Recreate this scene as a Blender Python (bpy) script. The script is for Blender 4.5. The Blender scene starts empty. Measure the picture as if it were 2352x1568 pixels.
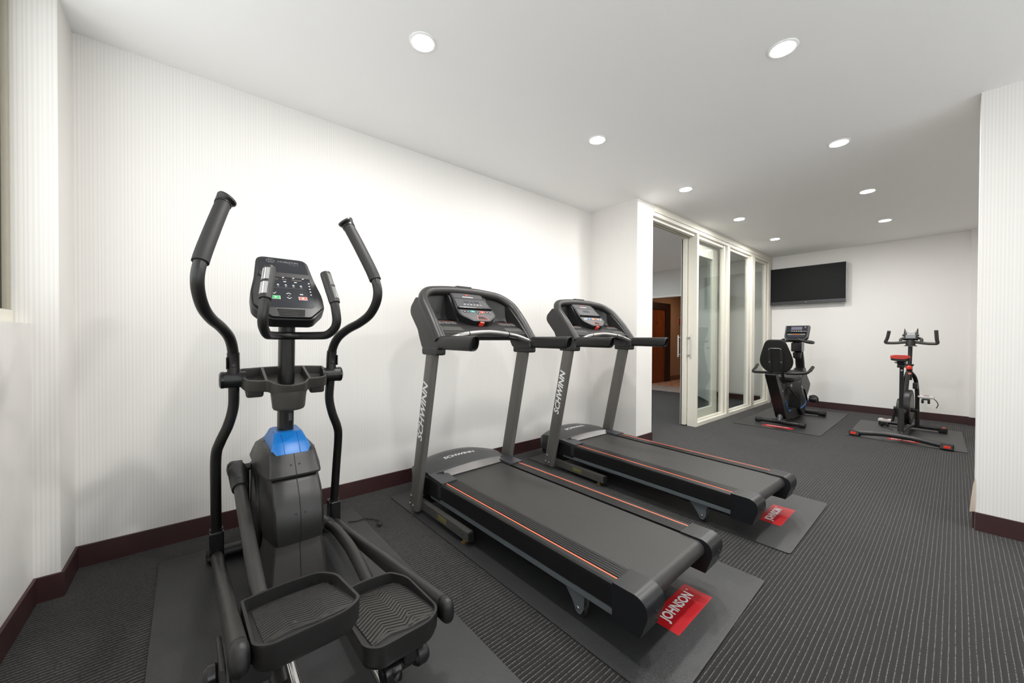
import bpy, bmesh, math, random
from mathutils import Vector, Matrix
random.seed(7)
scene = bpy.context.scene
col = scene.collection

# ---------------------------------------------------------------- camera
yaw, pit, rol = (math.radians(a) for a in (49.8998, 0.5312, 0.2506))
fw = Vector((math.cos(yaw)*math.cos(pit), math.sin(yaw)*math.cos(pit), -math.sin(pit)))
rt = Vector((math.sin(yaw), -math.cos(yaw), 0))
up = rt.cross(fw)
rt2 = rt*math.cos(rol) + up*math.sin(rol)
up2 = up*math.cos(rol) - rt*math.sin(rol)
cam = bpy.data.cameras.new('camera')
cam.sensor_width = 36
cam.lens = 858.648/2352*36
cam.clip_start = 0.02
co = bpy.data.objects.new('camera', cam)
col.objects.link(co)
m = Matrix.Identity(4)
for i in range(3):
    m[i][0], m[i][1], m[i][2] = rt2[i], up2[i], -fw[i]
m[0][3], m[1][3], m[2][3] = 0, 0, 1.1
co.matrix_world = m
scene.camera = co

# ---------------------------------------------------------------- world and exposure
LAMP = 640.0            # radiance of the ceiling downlights
w = bpy.data.worlds.new('world')
w.use_nodes = True
w.node_tree.nodes['Background'].inputs[0].default_value = (0.96, 0.97, 1.0, 1)
w.node_tree.nodes['Background'].inputs[1].default_value = 3.0
scene.world = w
vs = scene.view_settings
vs.view_transform = 'Standard'
vs.look = 'None'
vs.exposure = 0.08
vs.gamma = 1.0
vs.use_curve_mapping = False

# ---------------------------------------------------------------- helpers
def lin(c):
    return tuple((v/255/12.92 if v/255 <= .04045 else ((v/255+.055)/1.055)**2.4) for v in c)

class N:
    """small node-tree writer"""
    def __init__(s, name):
        s.m = bpy.data.materials.new(name)
        s.m.use_nodes = True
        s.t = s.m.node_tree
        s.b = s.t.nodes['Principled BSDF']
        s.out = s.t.nodes['Material Output']
    def n(s, typ, **kw):
        nd = s.t.nodes.new(typ)
        for k, v in kw.items():
            setattr(nd, k, v)
        return nd
    def set(s, nd, i, v):
        if hasattr(v, 'is_output') or isinstance(v, bpy.types.NodeSocket):
            s.t.links.new(v, nd.inputs[i])
        else:
            nd.inputs[i].default_value = v
    def math(s, op, a, b=None, c=None):
        nd = s.n('ShaderNodeMath', operation=op)
        s.set(nd, 0, a)
        if b is not None: s.set(nd, 1, b)
        if c is not None: s.set(nd, 2, c)
        return nd.outputs[0]
    def noise(s, vec, scale, detail=3, rough=.5, dim='3D'):
        nd = s.n('ShaderNodeTexNoise', noise_dimensions=dim)
        if dim == '1D':
            s.set(nd, 'W', vec)
        else:
            s.set(nd, 'Vector', vec)
        s.set(nd, 'Scale', scale); s.set(nd, 'Detail', detail); s.set(nd, 'Roughness', rough)
        return nd.outputs[0]
    def ramp(s, fac, stops):
        nd = s.n('ShaderNodeValToRGB')
        s.set(nd, 0, fac)
        e = nd.color_ramp.elements
        while len(e) < len(stops): e.new(.5)
        for el, (p, c) in zip(e, stops):
            el.position = p; el.color = (*c, 1)
        return nd.outputs[0]
    def mix(s, fac, a, b):
        nd = s.n('ShaderNodeMix', data_type='RGBA')
        s.set(nd, 0, fac)
        s.set(nd, 6, a if not isinstance(a, tuple) else (*a, 1))
        s.set(nd, 7, b if not isinstance(b, tuple) else (*b, 1))
        return nd.outputs[2]
    def bump(s, h, strength, dist=.002):
        nd = s.n('ShaderNodeBump')
        s.set(nd, 'Strength', strength); s.set(nd, 'Distance', dist); s.set(nd, 'Height', h)
        s.t.links.new(nd.outputs[0], s.b.inputs['Normal'])
    def pos(s):
        return s.n('ShaderNodeNewGeometry').outputs['Position']
    def obj(s):
        return s.n('ShaderNodeTexCoord').outputs['Object']
    def xyz(s, v):
        nd = s.n('ShaderNodeSeparateXYZ'); s.set(nd, 0, v)
        return nd.outputs

MATS = {}
def mat(name, c, rough=.5, metal=0.0, var=.10, scale=14, bump=0.0, bscale=600, spec=.5, coat=0.0):
    """plain plastic / metal / paint with gentle procedural mottling and grain"""
    if name in MATS: return MATS[name]
    k = N(name)
    L = lin(c)
    o = k.obj()
    nz = k.noise(o, scale, 4)
    k.set(k.b, 'Base Color', k.mix(nz, tuple(v*(1-var) for v in L), tuple(min(1, v*(1+var)) for v in L)))
    k.set(k.b, 'Roughness', k.math('MULTIPLY_ADD', nz, .12, rough-.06))
    k.set(k.b, 'Metallic', metal)
    k.set(k.b, 'Specular IOR Level', spec)
    k.set(k.b, 'Coat Weight', coat)
    if bump:
        k.bump(k.noise(o, bscale, 2), bump, .0006)
    MATS[name] = k.m
    return k.m

def emat(name, c, strength, rough=.4):
    if name in MATS: return MATS[name]
    k = N(name)
    o = k.obj()
    nz = k.noise(o, 40, 2)
    L = lin(c)
    k.set(k.b, 'Base Color', (*L, 1))
    k.set(k.b, 'Emission Color', k.mix(nz, tuple(v*.97 for v in L), L))
    k.set(k.b, 'Emission Strength', strength)
    k.set(k.b, 'Roughness', rough)
    MATS[name] = k.m
    return k.m

def link(o, parent=None):
    col.objects.link(o)
    if parent is not None: o.parent = parent
    return o

def add(name, bm, mt, parent=None, smooth=True, ang=32, mtx=None):
    me = bpy.data.meshes.new(name)
    bmesh.ops.recalc_face_normals(bm, faces=bm.faces[:])
    if mtx is not None: bm.transform(mtx)
    bm.to_mesh(me); bm.free()
    if smooth:
        for p in me.polygons: p.use_smooth = True
        me.set_sharp_from_angle(angle=math.radians(ang))
    me.materials.append(mt)
    o = link(bpy.data.objects.new(name, me), parent)
    if smooth and len(me.polygons) > 6:
        wn = o.modifiers.new('weighted_normal', 'WEIGHTED_NORMAL')   # keeps bevelled flats flat
        wn.keep_sharp = True
    return o

def thing(name, label, cat, loc=(0, 0, 0), rz=0, group=None, kind=None):
    o = bpy.data.objects.new(name, None)
    o.empty_display_size = .1
    link(o)
    o.location = loc; o.rotation_euler = (0, 0, rz)
    tag(o, label, cat, group, kind)
    return o

def tag(o, label=None, cat=None, group=None, kind=None):
    if label: o['label'] = label
    if cat: o['category'] = cat
    if group: o['group'] = group
    if kind: o['kind'] = kind
    return o

def new(): return bmesh.new()

def box(bm, x0, x1, y0, y1, z0, z1):
    v = [bm.verts.new(p) for p in ((x0,y0,z0),(x1,y0,z0),(x1,y1,z0),(x0,y1,z0),(x0,y0,z1),(x1,y0,z1),(x1,y1,z1),(x0,y1,z1))]
    for f in ((0,3,2,1),(4,5,6,7),(0,1,5,4),(1,2,6,5),(2,3,7,6),(3,0,4,7)):
        bm.faces.new([v[i] for i in f])
    return bm

def bev(bm, wd, seg=2, ang=35, sel=None):
    bmesh.ops.recalc_face_normals(bm, faces=bm.faces[:])
    es = [e for e in bm.edges if len(e.link_faces) == 2 and e.calc_face_angle(0) > math.radians(ang) and (sel is None or sel(e))]
    if es:
        bmesh.ops.bevel(bm, geom=es, offset=wd, segments=seg, profile=.6, affect='EDGES', clamp_overlap=True)
    return bm

def bbox(x0, x1, y0, y1, z0, z1, b=.004, seg=2):
    bm = box(new(), x0, x1, y0, y1, z0, z1)
    return bev(bm, b, seg) if b else bm

def prism(bm, poly, axis, a, b):
    def P(u, v, w):
        return {'x': (w, u, v), 'y': (u, w, v), 'z': (u, v, w)}[axis]
    A = [bm.verts.new(P(u, v, a)) for u, v in poly]
    B = [bm.verts.new(P(u, v, b)) for u, v in poly]
    n = len(poly)
    bm.faces.new(A); bm.faces.new(B)
    for i in range(n):
        bm.faces.new((A[i], A[(i+1) % n], B[(i+1) % n], B[i]))
    return bm

def loft(bm, rings, cap=True, closed=True):
    V = [[bm.verts.new(p) for p in r] for r in rings]
    n = len(V[0])
    for a, b in zip(V, V[1:]):
        for i in range(n if closed else n-1):
            j = (i+1) % n
            bm.faces.new((a[i], a[j], b[j], b[i]))
    if cap:
        bm.faces.new(V[0]); bm.faces.new(V[-1])
    return bm

def smooth_path(pts, k=6):
    P = [Vector(p) for p in pts]
    out = []
    for i in range(len(P)-1):
        p0, p1, p2, p3 = P[max(i-1, 0)], P[i], P[i+1], P[min(i+2, len(P)-1)]
        for j in range(k):
            t = j/k
            out.append(.5*((2*p1)+(p2-p0)*t+(2*p0-5*p1+4*p2-p3)*t*t+(3*p1-p0-3*p2+p3)*t**3))
    out.append(P[-1])
    return out

def fillet(pts, r, k=5):
    """round the corners of a polyline"""
    P = [Vector(p) for p in pts]
    out = [P[0]]
    for a, b, c in zip(P, P[1:], P[2:]):
        d = min(r, (a-b).length*.48, (c-b).length*.48)
        s, e = b+(a-b).normalized()*d, b+(c-b).normalized()*d
        for j in range(k+1):
            t = j/k
            out.append(s*(1-t)**2+b*2*t*(1-t)+e*t*t)
    out.append(P[-1])
    return out

def tube(bm, pts, r, seg=14, ref=(0, 0, 1), cap=True, r2=None, power=1.0):
    """sweep a round (or oval: r across, r2 along ref) section along pts; r may be a list"""
    P = [Vector(p) for p in pts]
    n = len(P)
    rings = []
    ref = Vector(ref)
    prev = None
    for i in range(n):
        t = (P[min(i+1, n-1)]-P[max(i-1, 0)]).normalized()
        if prev is None:
            s = t.cross(ref)
            if s.length < .05: s = t.cross(Vector((1, 0, 0)) if abs(t.x) < .9 else Vector((0, 1, 0)))
        else:
            s = prev - t*prev.dot(t)
            if r2 is not None:
                s2 = t.cross(ref)
                if s2.length > .05: s = s2
        s.normalize(); prev = s
        q = s.cross(t).normalized()
        ra = r[i] if isinstance(r, (list, tuple)) else r
        rb = ra if r2 is None else (r2[i] if isinstance(r2, (list, tuple)) else r2)
        ring = []
        for k in range(seg):
            a = 2*math.pi*k/seg
            c, d = math.cos(a), math.sin(a)
            if power != 1.0:
                c = math.copysign(abs(c)**power, c); d = math.copysign(abs(d)**power, d)
            ring.append(P[i]+s*(c*ra)+q*(d*rb))
        rings.append(ring)
    return loft(bm, rings, cap)

def cyl(bm, a, b, r, seg=20, r1=None):
    return tube(bm, [a, b], [r, r if r1 is None else r1], seg)

def lathe(bm, prof, o=(0, 0, 0), axis='z', seg=24):
    """prof: (radius, height) list revolved round axis through o"""
    o = Vector(o)
    A = {'x': (Vector((0,1,0)), Vector((0,0,1)), Vector((1,0,0))), 'y': (Vector((1,0,0)), Vector((0,0,1)), Vector((0,1,0))), 'z': (Vector((1,0,0)), Vector((0,1,0)), Vector((0,0,1)))}[axis]
    rings = []
    for r, h in prof:
        r = max(r, 1e-4)
        rings.append([o+A[0]*(r*math.cos(2*math.pi*k/seg))+A[1]*(r*math.sin(2*math.pi*k/seg))+A[2]*h for k in range(seg)])
    return loft(bm, rings, True)

def rrect(x0, x1, y0, y1, r, k=4):
    out = []
    for cx, cy, a0 in ((x1-r, y0+r, -90), (x1-r, y1-r, 0), (x0+r, y1-r, 90), (x0+r, y0+r, 180)):
        for j in range(k+1):
            a = math.radians(a0+90*j/k)
            out.append((cx+r*math.cos(a), cy+r*math.sin(a)))
    return out

def round_poly(pts, r, k=4):
    P = [Vector((*p, 0)) for p in pts]
    n = len(P)
    out = []
    for i in range(n):
        a, b, c = P[i-1], P[i], P[(i+1) % n]
        rr = r[i] if isinstance(r, (list, tuple)) else r
        d = min(rr, (a-b).length*.45, (c-b).length*.45)
        s, e = b+(a-b).normalized()*d, b+(c-b).normalized()*d
        for j in range(k+1):
            t = j/k
            q = s*(1-t)**2+b*2*t*(1-t)+e*t*t
            out.append((q.x, q.y))
    return out

def frame(o, r, u):
    """matrix whose x axis is r, y axis u, z axis their normal"""
    r = Vector(r).normalized(); u = Vector(u); u = (u-r*u.dot(r)).normalized(); nn = r.cross(u)
    M = Matrix.Identity(4)
    for i in range(3):
        M[i][0], M[i][1], M[i][2], M[i][3] = r[i], u[i], nn[i], o[i]
    return M

def lettering(text, o, r, u, height, mt, parent, width=None, shear=0.0, depth=.0004, bold=0.0, name='lettering', center=True):
    """raised print: real letters of the built-in font laid on a surface"""
    cu = bpy.data.curves.new('t', 'FONT')
    cu.body = text; cu.size = 1; cu.resolution_u = 3
    cu.shear = shear; cu.offset = bold
    t = bpy.data.objects.new('t', cu)
    col.objects.link(t)
    dg = bpy.context.evaluated_depsgraph_get()
    me = bpy.data.meshes.new_from_object(t.evaluated_get(dg))
    col.objects.unlink(t); bpy.data.objects.remove(t)
    xs = [v.co.x for v in me.vertices]; ys = [v.co.y for v in me.vertices]
    w0, h0 = max(xs)-min(xs), max(ys)-min(ys)
    cx, cy = (max(xs)+min(xs))/2, (max(ys)+min(ys))/2
    sy = height/h0
    sx = (width/w0) if width else sy
    M = frame(o, r, u)
    me.transform(M @ Matrix.Translation((0, 0, depth)) @ Matrix.Diagonal((sx, sy, 1, 1)) @ Matrix.Translation((-cx if center else -min(xs), -cy, 0)))
    me.name = name
    me.materials.clear(); me.materials.append(mt)
    return link(bpy.data.objects.new(name, me), parent)

def patch(name, o, r, u, wd, h, mt, parent, t=.0006, rad=0.0, poly=None):
    """thin printed or moulded plate on a surface"""
    pl = poly or (rrect(-wd/2, wd/2, -h/2, h/2, rad) if rad else [(-wd/2,-h/2),(wd/2,-h/2),(wd/2,h/2),(-wd/2,h/2)])
    bm = prism(new(), pl, 'z', 0, t)
    return add(name, bm, mt, parent, mtx=frame(o, r, u))

def bolt(parent, o, r, u, rad=.007, name='bolt', mt=None):
    bm = lathe(new(), [(rad, 0), (rad, rad*.35), (rad*.75, rad*.7), (rad*.3, rad*.8)], seg=10)
    return add(name, bm, mt or MATS['steel'], parent, mtx=frame(o, r, u))

# ---------------------------------------------------------------- materials
def wallpaper(name, axis, c, amp=1.0):
    """white ribbed wallpaper: irregular vertical ribs across one horizontal axis"""
    k = N(name)
    p = k.pos()
    X = k.xyz(p)
    s = X[axis]
    a = k.noise(k.math('MULTIPLY', s, 1.0), 210, 3, .65, '1D')
    b = k.noise(k.math('MULTIPLY', s, 1.0), 36, 2, .5, '1D')
    saw = k.math('PINGPONG', k.math('MULTIPLY', k.math('ADD', s, k.math('MULTIPLY', b, .006)), 1/.013), .5)
    rib = k.math('ADD', k.math('MULTIPLY', a, .7), k.math('MULTIPLY', saw, .6))
    L = lin(c)
    dark = tuple(v*(1-.20*amp) for v in L)
    cr = k.ramp(rib, [(.30, dark), (.62, L), (1.0, tuple(min(1, v*1.03) for v in L))])
    cloud = k.noise(p, 1.3, 2)
    cr = k.mix(k.math('MULTIPLY', cloud, .10), cr, tuple(v*.93 for v in L))
    k.set(k.b, 'Base Color', cr)
    k.set(k.b, 'Roughness', .62)
    k.set(k.b, 'Specular IOR Level', .3)
    k.bump(rib, .35*amp, .0015)
    MATS[name] = k.m
    return k.m
wallpaper('paper_x', 0, (231, 228, 224), .5)
wallpaper('paper_y', 1, (231, 228, 224), .5)
wallpaper('paper_soft', 1, (238, 236, 233), .06)

def carpet():
    k = N('ribbed_carpet')
    p = k.pos()
    X = k.xyz(p)
    wob = k.noise(p, 9, 2)
    fine = k.noise(p, 420, 3, .7)
    y = k.math('ADD', X[1], k.math('MULTIPLY', wob, .0035))
    fr = k.math('FRACT', k.math('MULTIPLY', y, 1/.0161))
    d = k.math('ABSOLUTE', k.math('SUBTRACT', fr, .5))          # 0 at the pale thread, .5 in mid rib
    jit = k.math('MULTIPLY', k.math('SUBTRACT', fine, .5), .10)
    line = k.n('ShaderNodeMapRange'); line.interpolation_type = 'SMOOTHSTEP'
    k.set(line, 0, k.math('ADD', d, jit)); k.set(line, 1, .02); k.set(line, 2, .11); k.set(line, 3, 1.0); k.set(line, 4, 0.0)
    dash = k.noise(p, 150, 2, .6)
    dn = k.n('ShaderNodeMapRange'); k.set(dn, 0, dash); k.set(dn, 1, .36); k.set(dn, 2, .58)
    lm = k.math('MULTIPLY', line.outputs[0], dn.outputs[0])
    big = k.noise(p, 2.2, 3)
    basec = k.ramp(k.math('ADD', k.math('MULTIPLY', fine, .75), k.math('MULTIPLY', big, .25)), [(.28, lin((10, 10, 10))), (.55, lin((27, 25, 25))), (.78, lin((50, 47, 46)))])
    k.set(k.b, 'Base Color', k.mix(k.math('MULTIPLY', lm, .8), basec, lin((126, 122, 118))))
    k.set(k.b, 'Roughness', .95)
    k.set(k.b, 'Specular IOR Level', .15)
    k.set(k.b, 'Sheen Weight', .15)
    h = k.math('ADD', k.math('MULTIPLY', k.math('POWER', d, .6), 1.0), k.math('MULTIPLY', fine, .5))
    k.bump(h, .7, .004)
    MATS['carpet'] = k.m
carpet()

def corridor_carpet():
    k = N('patterned_corridor_carpet')
    p = k.pos(); X = k.xyz(p)
    nz = k.noise(p, 7, 4, .6)
    band = k.n('ShaderNodeMapRange'); k.set(band, 0, X[0]); k.set(band, 1, 8.25); k.set(band, 2, 8.45)
    wv = k.math('FRACT', k.math('MULTIPLY', k.math('ADD', k.math('ADD', X[0], k.math('MULTIPLY', X[1], .5)), k.math('MULTIPLY', nz, .12)), 7))
    st = k.ramp(wv, [(.35, lin((120, 112, 106))), (.55, lin((190, 184, 178)))])
    tan = k.ramp(nz, [(.35, lin((150, 112, 86))), (.65, lin((196, 156, 126)))])
    k.set(k.b, 'Base Color', k.mix(band.outputs[0], st, tan))
    k.set(k.b, 'Roughness', .95)
    k.bump(k.noise(p, 300, 2), .4, .003)
    MATS['corridor_carpet'] = k.m
corridor_carpet()

def pebbled(name, c, rough=.42, vs_=400, bs=.6):
    k = N(name)
    p = k.obj()
    vo = k.n('ShaderNodeTexVoronoi'); k.set(vo, 'Vector', p); k.set(vo, 'Scale', vs_)
    nz = k.noise(p, 5, 3)
    fine = k.noise(p, 260, 2)
    L = lin(c)
    k.set(k.b, 'Base Color', k.mix(k.math('ADD', k.math('MULTIPLY', nz, .6), k.math('MULTIPLY', fine, .4)), tuple(v*.72 for v in L), tuple(v*1.3 for v in L)))
    k.set(k.b, 'Roughness', k.math('MULTIPLY_ADD', fine, .2, rough-.1))
    k.bump(k.math('ADD', k.math('MULTIPLY', vo.outputs['Distance'], .8), k.math('MULTIPLY', fine, .5)), bs, .0014)
    MATS[name] = k.m
pebbled('mat_rubber', (44, 44, 45), .40)
pebbled('belt_rubber', (42, 40, 39), .5, 800, .15)

def wood(name, c0, c1):
    k = N(name)
    p = k.obj()
    mp = k.n('ShaderNodeMapping'); k.set(mp, 0, p); mp.inputs['Scale'].default_value = (14, 14, 1.2)
    nz = k.noise(mp.outputs[0], 3.5, 5, .6)
    k.set(k.b, 'Base Color', k.ramp(nz, [(.3, lin(c0)), (.7, lin(c1))]))
    k.set(k.b, 'Roughness', .42)
    MATS[name] = k.m
wood('door_wood', (92, 44, 18), (150, 78, 36))

def glass(name, tint, refl=.6):
    k = N(name)
    t = k.t
    tr = k.n('ShaderNodeBsdfTransparent'); tr.inputs[0].default_value = (*tint, 1)
    gl = k.n('ShaderNodeBsdfGlossy'); gl.inputs['Roughness'].default_value = .01
    fr = k.n('ShaderNodeLayerWeight')
    mx = k.n('ShaderNodeMixShader')
    k.set(mx, 0, k.math('MULTIPLY_ADD', k.math('POWER', fr.outputs['Facing'], 5.0), refl, .03))
    t.links.new(tr.outputs[0], mx.inputs[1]); t.links.new(gl.outputs[0], mx.inputs[2])
    t.links.new(mx.outputs[0], k.out.inputs[0])
    MATS[name] = k.m
glass('pane_glass', (.94, .955, .945))
glass('leaf_glass', (.90, .95, .925))

mat('ceiling_paint', (251, 250, 249), .85, var=.02, scale=3)
mat('cream_paint', (226, 222, 210), .45, var=.03)
mat('white_door', (228, 228, 220), .5, var=.03)
mat('plain_wall', (214, 212, 206), .8, var=.03, scale=2)
mat('corridor_wall', (176, 150, 130), .8, var=.06)
mat('maroon_vinyl', (58, 33, 34), .45, var=.15, scale=6)
mat('window_metal', (168, 162, 146), .5, var=.08)
mat('window_gap', (60, 56, 48), .6)
mat('steel', (170, 170, 172), .3, 1.0)
mat('chrome', (215, 215, 215), .12, 1.0, var=.03)
mat('silver_bar', (170, 168, 165), .3, .85)
mat('gold_metal', (190, 160, 100), .35, .9)
mat('post_grey', (98, 95, 91), .42, .1, var=.06, bump=.05)
mat('beam_grey', (84, 83, 80), .42, .3, var=.08)
mat('channel_grey', (96, 102, 106), .4, .3)
mat('rail_black', (12, 12, 13), .42, var=.1, bump=.06)
mat('black_plastic', (19, 19, 20), .42, var=.12, bump=.08)
mat('black_gloss', (18, 18, 20), .22, var=.1)
mat('black_matte', (18, 18, 18), .6, var=.12)
mat('black_deep', (8, 8, 9), .6)
mat('charcoal', (34, 33, 32), .45, var=.1, bump=.12)
mat('charcoal_dark', (25, 24, 24), .45, var=.1, bump=.1)
mat('hood_grey', (44, 45, 49), .34, var=.06, bump=.05)
mat('cap_black', (20, 21, 24), .36, var=.08)
mat('rail_top', (66, 65, 66), .4, var=.08)
mat('hood_silver', (122, 119, 118), .42, .3)
mat('panel_grey', (64, 63, 65), .4, var=.06)
mat('pad_light', (128, 128, 126), .5)
mat('pad_grey', (58, 58, 55), .6)
mat('bin_grey', (72, 71, 68), .6)
mat('tube_black', (21, 20, 19), .38, var=.12, bump=.06)
mat('foam_black', (29, 28, 27), .62, var=.12, bump=.2, bscale=900)
mat('arm_grey', (37, 36, 34), .42, var=.1, bump=.06)
mat('tray_grey', (54, 51, 48), .42, var=.08, bump=.1)
mat('pedal_grey', (46, 44, 42), .42, var=.08, bump=.1)
mat('shroud', (27, 26, 25), .42, var=.1, bump=.1)
mat('orange', (240, 110, 78), .45, var=.05)
mat('red_key', (222, 62, 44), .35, var=.05)
mat('red_print', (180, 8, 22), .55, var=.04)
mat('red_saddle', (178, 50, 42), .5, var=.06)
mat('blue', (14, 104, 178), .38, var=.05)
mat('blue_trim', (30, 110, 190), .4)
mat('white_print', (236, 236, 234), .5, var=.02)
mat('grey_print', (186, 186, 182), .5, var=.03)
mat('dim_print', (92, 92, 94), .5)
mat('lcd', (58, 60, 66), .2)
mat('screen_overlay', (30, 32, 38), .16, var=.06)
mat('tv_screen', (5, 5, 6), .55, var=.02, spec=.25)
mat('tv_bezel', (62, 62, 64), .35, .4)
mat('green_key', (30, 160, 80), .4)
mat('teal_key', (20, 140, 132), .4)
mat('amber_key', (226, 140, 50), .4)
mat('violet_key', (84, 84, 160), .4)
mat('yellow_label', (176, 168, 60), .5)
mat('alarm_red', (190, 30, 30), .4)
mat('brass', (190, 170, 120), .3, .9)
emat('lamp_glow', (255, 254, 251), LAMP)
emat('warm_glow', (255, 206, 160), 340)
emat('hall_glow', (226, 240, 255), 950)

# ---------------------------------------------------------------- room dimensions (metres)
H = 2.5205
X0, YW, X1, YP, X2 = -.444, 2.677, 3.413, 2.087, 3.710
XB = 7.673
YL = 2.075              # front of the glass partition

def struct(name, bm, mt, label=None, parent=None, smooth=False):
    o = add(name, bm, mt, parent, smooth=smooth)
    if parent is None: tag(o, label, None, None, 'structure')
    return o

def slab(name, x0, x1, y0, y1, z0, z1, mt, label):
    return struct(name, box(new(), x0, x1, y0, y1, z0, z1), MATS[mt], label)

# floor and ceiling
slab('floor', -.9, 7.51, -1.9, 5.1, -.1, 0, 'carpet', 'black ribbed carpet with fine pale stripes across the gym')
slab('floor_front', 7.51, XB+.2, -1.9, YL+.11, -.1, 0, 'carpet', 'black ribbed carpet strip along the back wall')
slab('floor_corridor', 7.51, 11.3, YL+.11, 5.1, -.1, -.001, 'corridor_carpet', 'tan patterned carpet of the corridor beyond the doorway')
slab('ceiling', -.9, 11.3, -1.9, 5.1, H, H+.1, 'ceiling_paint', 'smooth pale grey ceiling over the gym')
# walls
slab('wall_left', X0-.5, X1, YW, YW+.12, 0, H, 'paper_x', 'long white ribbed wallpaper wall behind the machines')
slab('wall_left_nib', X0-.5, X0, 2.4395, YW, 0, H, 'paper_y', 'short white wall return beside the window')
slab('wall_window_face', -.95, X0, 2.432, 2.4395, 0, H, 'paper_x', 'narrow white wall face stepping to the window')
slab('wall_window_sill', -.95, -.518, -1.9, 2.432, 0, 1.151, 'paper_y', 'low white ribbed wall under the window')
slab('wall_window_top', -.95, -.56, -1.9, 2.432, 2.49, H, 'paper_y', 'white strip of wall above the window')
slab('wall_window_far', -.95, -.512, -1.9, -1.2, 1.151, H, 'paper_y', 'white ribbed wall beyond the window')
slab('wall_pillar', X1, X2, YP, 5.0, 0, H, 'paper_x', 'white ribbed wall pillar beside the glass partition')
struct('wall_pillar_side', box(new(), X1-.002, X1, YP, YW, 0, H), MATS['paper_y'], 'side of the white ribbed wall pillar')
slab('wall_back', XB, XB+.15, -1.9, YL+.02, 0, H, 'paper_soft', 'plain off-white back wall behind the bikes')
slab('wall_back_pilaster', XB-.05, XB, -.9, -.118, 0, H, 'paper_soft', 'shallow off-white pilaster at the end of the back wall')
slab('wall_right', 3.455, 3.62, -1.9, -.081, 0, H, 'paper_y', 'white ribbed wall end beside the open floor')
slab('wall_right_far', 3.62, XB+.1, -1.0, -.9, 0, H, 'paper_x', 'white wall along the far part of the gym')
slab('wall_front', -.95, 3.455, -1.9, -1.8, 0, .55, 'paper_x', 'low white ribbed wall under the added fill window opposite the machines')
slab('wall_front_top', -.95, 3.455, -1.9, -1.8, 2.46, H, 'paper_x', 'white strip of wall above the added fill window opposite the machines')
slab('wall_front_far', 3.30, 3.455, -1.9, -1.8, .55, 2.46, 'paper_x', 'white ribbed wall end beside the added fill window opposite the machines')
slab('wall_partition_end', 7.545, XB+.05, YL-.004, YL+.12, 0, H, 'plain_wall', 'narrow white wall strip at the partition end')
# vestibule and corridor
slab('wall_vestibule', 7.50, 7.62, YL+.11, 3.44, 0, H, 'plain_wall', 'plain grey-white vestibule wall behind the glass')
slab('wall_vestibule_header', 7.50, 7.62, 3.44, 4.84, 2.0, H, 'plain_wall', 'pale wall panel above the corridor doorway')
slab('wall_corridor', X2, 11.3, 4.84, 4.96, 0, H, 'corridor_wall', 'warm beige corridor wall with the wooden room door')
slab('wall_corridor_end', 11.1, 11.25, YL+.11, 4.84, 0, H, 'corridor_wall', 'beige wall at the corridor end')
slab('wall_corridor_near', 7.62, 11.1, YL+.2, YL+.3, 0, H, 'corridor_wall', 'beige near wall of the corridor')
tr = slab('trim_1', 7.475, 7.63, 3.40, 4.84, 1.965, 2.0, 'cream_paint', 'cream trim under the doorway header')
slab('ceiling_corridor', 7.62, 11.1, YL+.3, 4.84, 2.30, 2.34, 'ceiling_paint', 'low corridor ceiling')

# baseboards: dark maroon vinyl
BH = .104
def base(name, x0, x1, y0, y1, label):
    bm = box(new(), x0, x1, y0, y1, 0, BH)
    bev(bm, .004, 2, sel=lambda e: all(v.co.z > BH-.001 for v in e.verts))
    struct(name, bm, MATS['maroon_vinyl'], label, smooth=True)
base('baseboard_left', X0, X1-.012, YW-.012, YW, 'dark maroon baseboard along the long wall')
base('baseboard_left_nib', X0, X0+.012, 2.43, YW-.012, 'dark maroon baseboard on the wall return')
base('baseboard_window_face', -.506, X0+.012, 2.42, 2.432, 'dark maroon baseboard on the narrow wall face')
base('baseboard_window', -.518, -.506, -1.8, 2.432, 'dark maroon baseboard under the window')
base('baseboard_pillar_side', X1-.012, X1, YP-.012, YW, 'dark maroon baseboard on the pillar side')
base('baseboard_pillar', X1, X2, YP-.012, YP, 'dark maroon baseboard on the pillar front')
base('baseboard_back', XB-.012, XB, -.118, YL-.004, 'dark maroon baseboard along the back wall')
base('baseboard_back_pilaster', XB-.062, XB-.05, -.9, -.106, 'dark maroon baseboard round the pilaster')
base('baseboard_right', 3.443, 3.455, -1.8, -.081, 'dark maroon baseboard on the right wall end')
base('baseboard_right_side', 3.47, 3.62, -.081, -.072, 'dark maroon baseboard round the wall end')
base('baseboard_vestibule', 7.488, 7.50, YL+.11, 3.40, 'dark baseboard of the vestibule wall')
bm = box(new(), 9.45, 11.1, 4.828, 4.84, 0, .12)
struct('baseboard_corridor', bm, mat('tan_base', (120, 92, 72), .6), 'tan baseboard of the corridor wall')

# torn wallpaper edge at the foot of the right wall end
bm = new()
n = 8
for i in range(n):
    pass
rings = []
for i in range(9):
    t = i/8
    z = .105+.19*t
    wv = .030*(1-t)**.7+.002
    rings.append([(3.453-.010*math.sin(t*3)-.001, -.081, z), (3.447-.018*(1-t), -.081+wv*.6, z), (3.446-.018*(1-t), -.079+wv*.6, z), (3.452-.010*math.sin(t*3), -.079, z)])
loft(bm, rings)
struct('trim_2', bm, mat('torn_paper', (196, 180, 164), .8), 'torn curl of wallpaper at the wall end foot', smooth=True)

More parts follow.
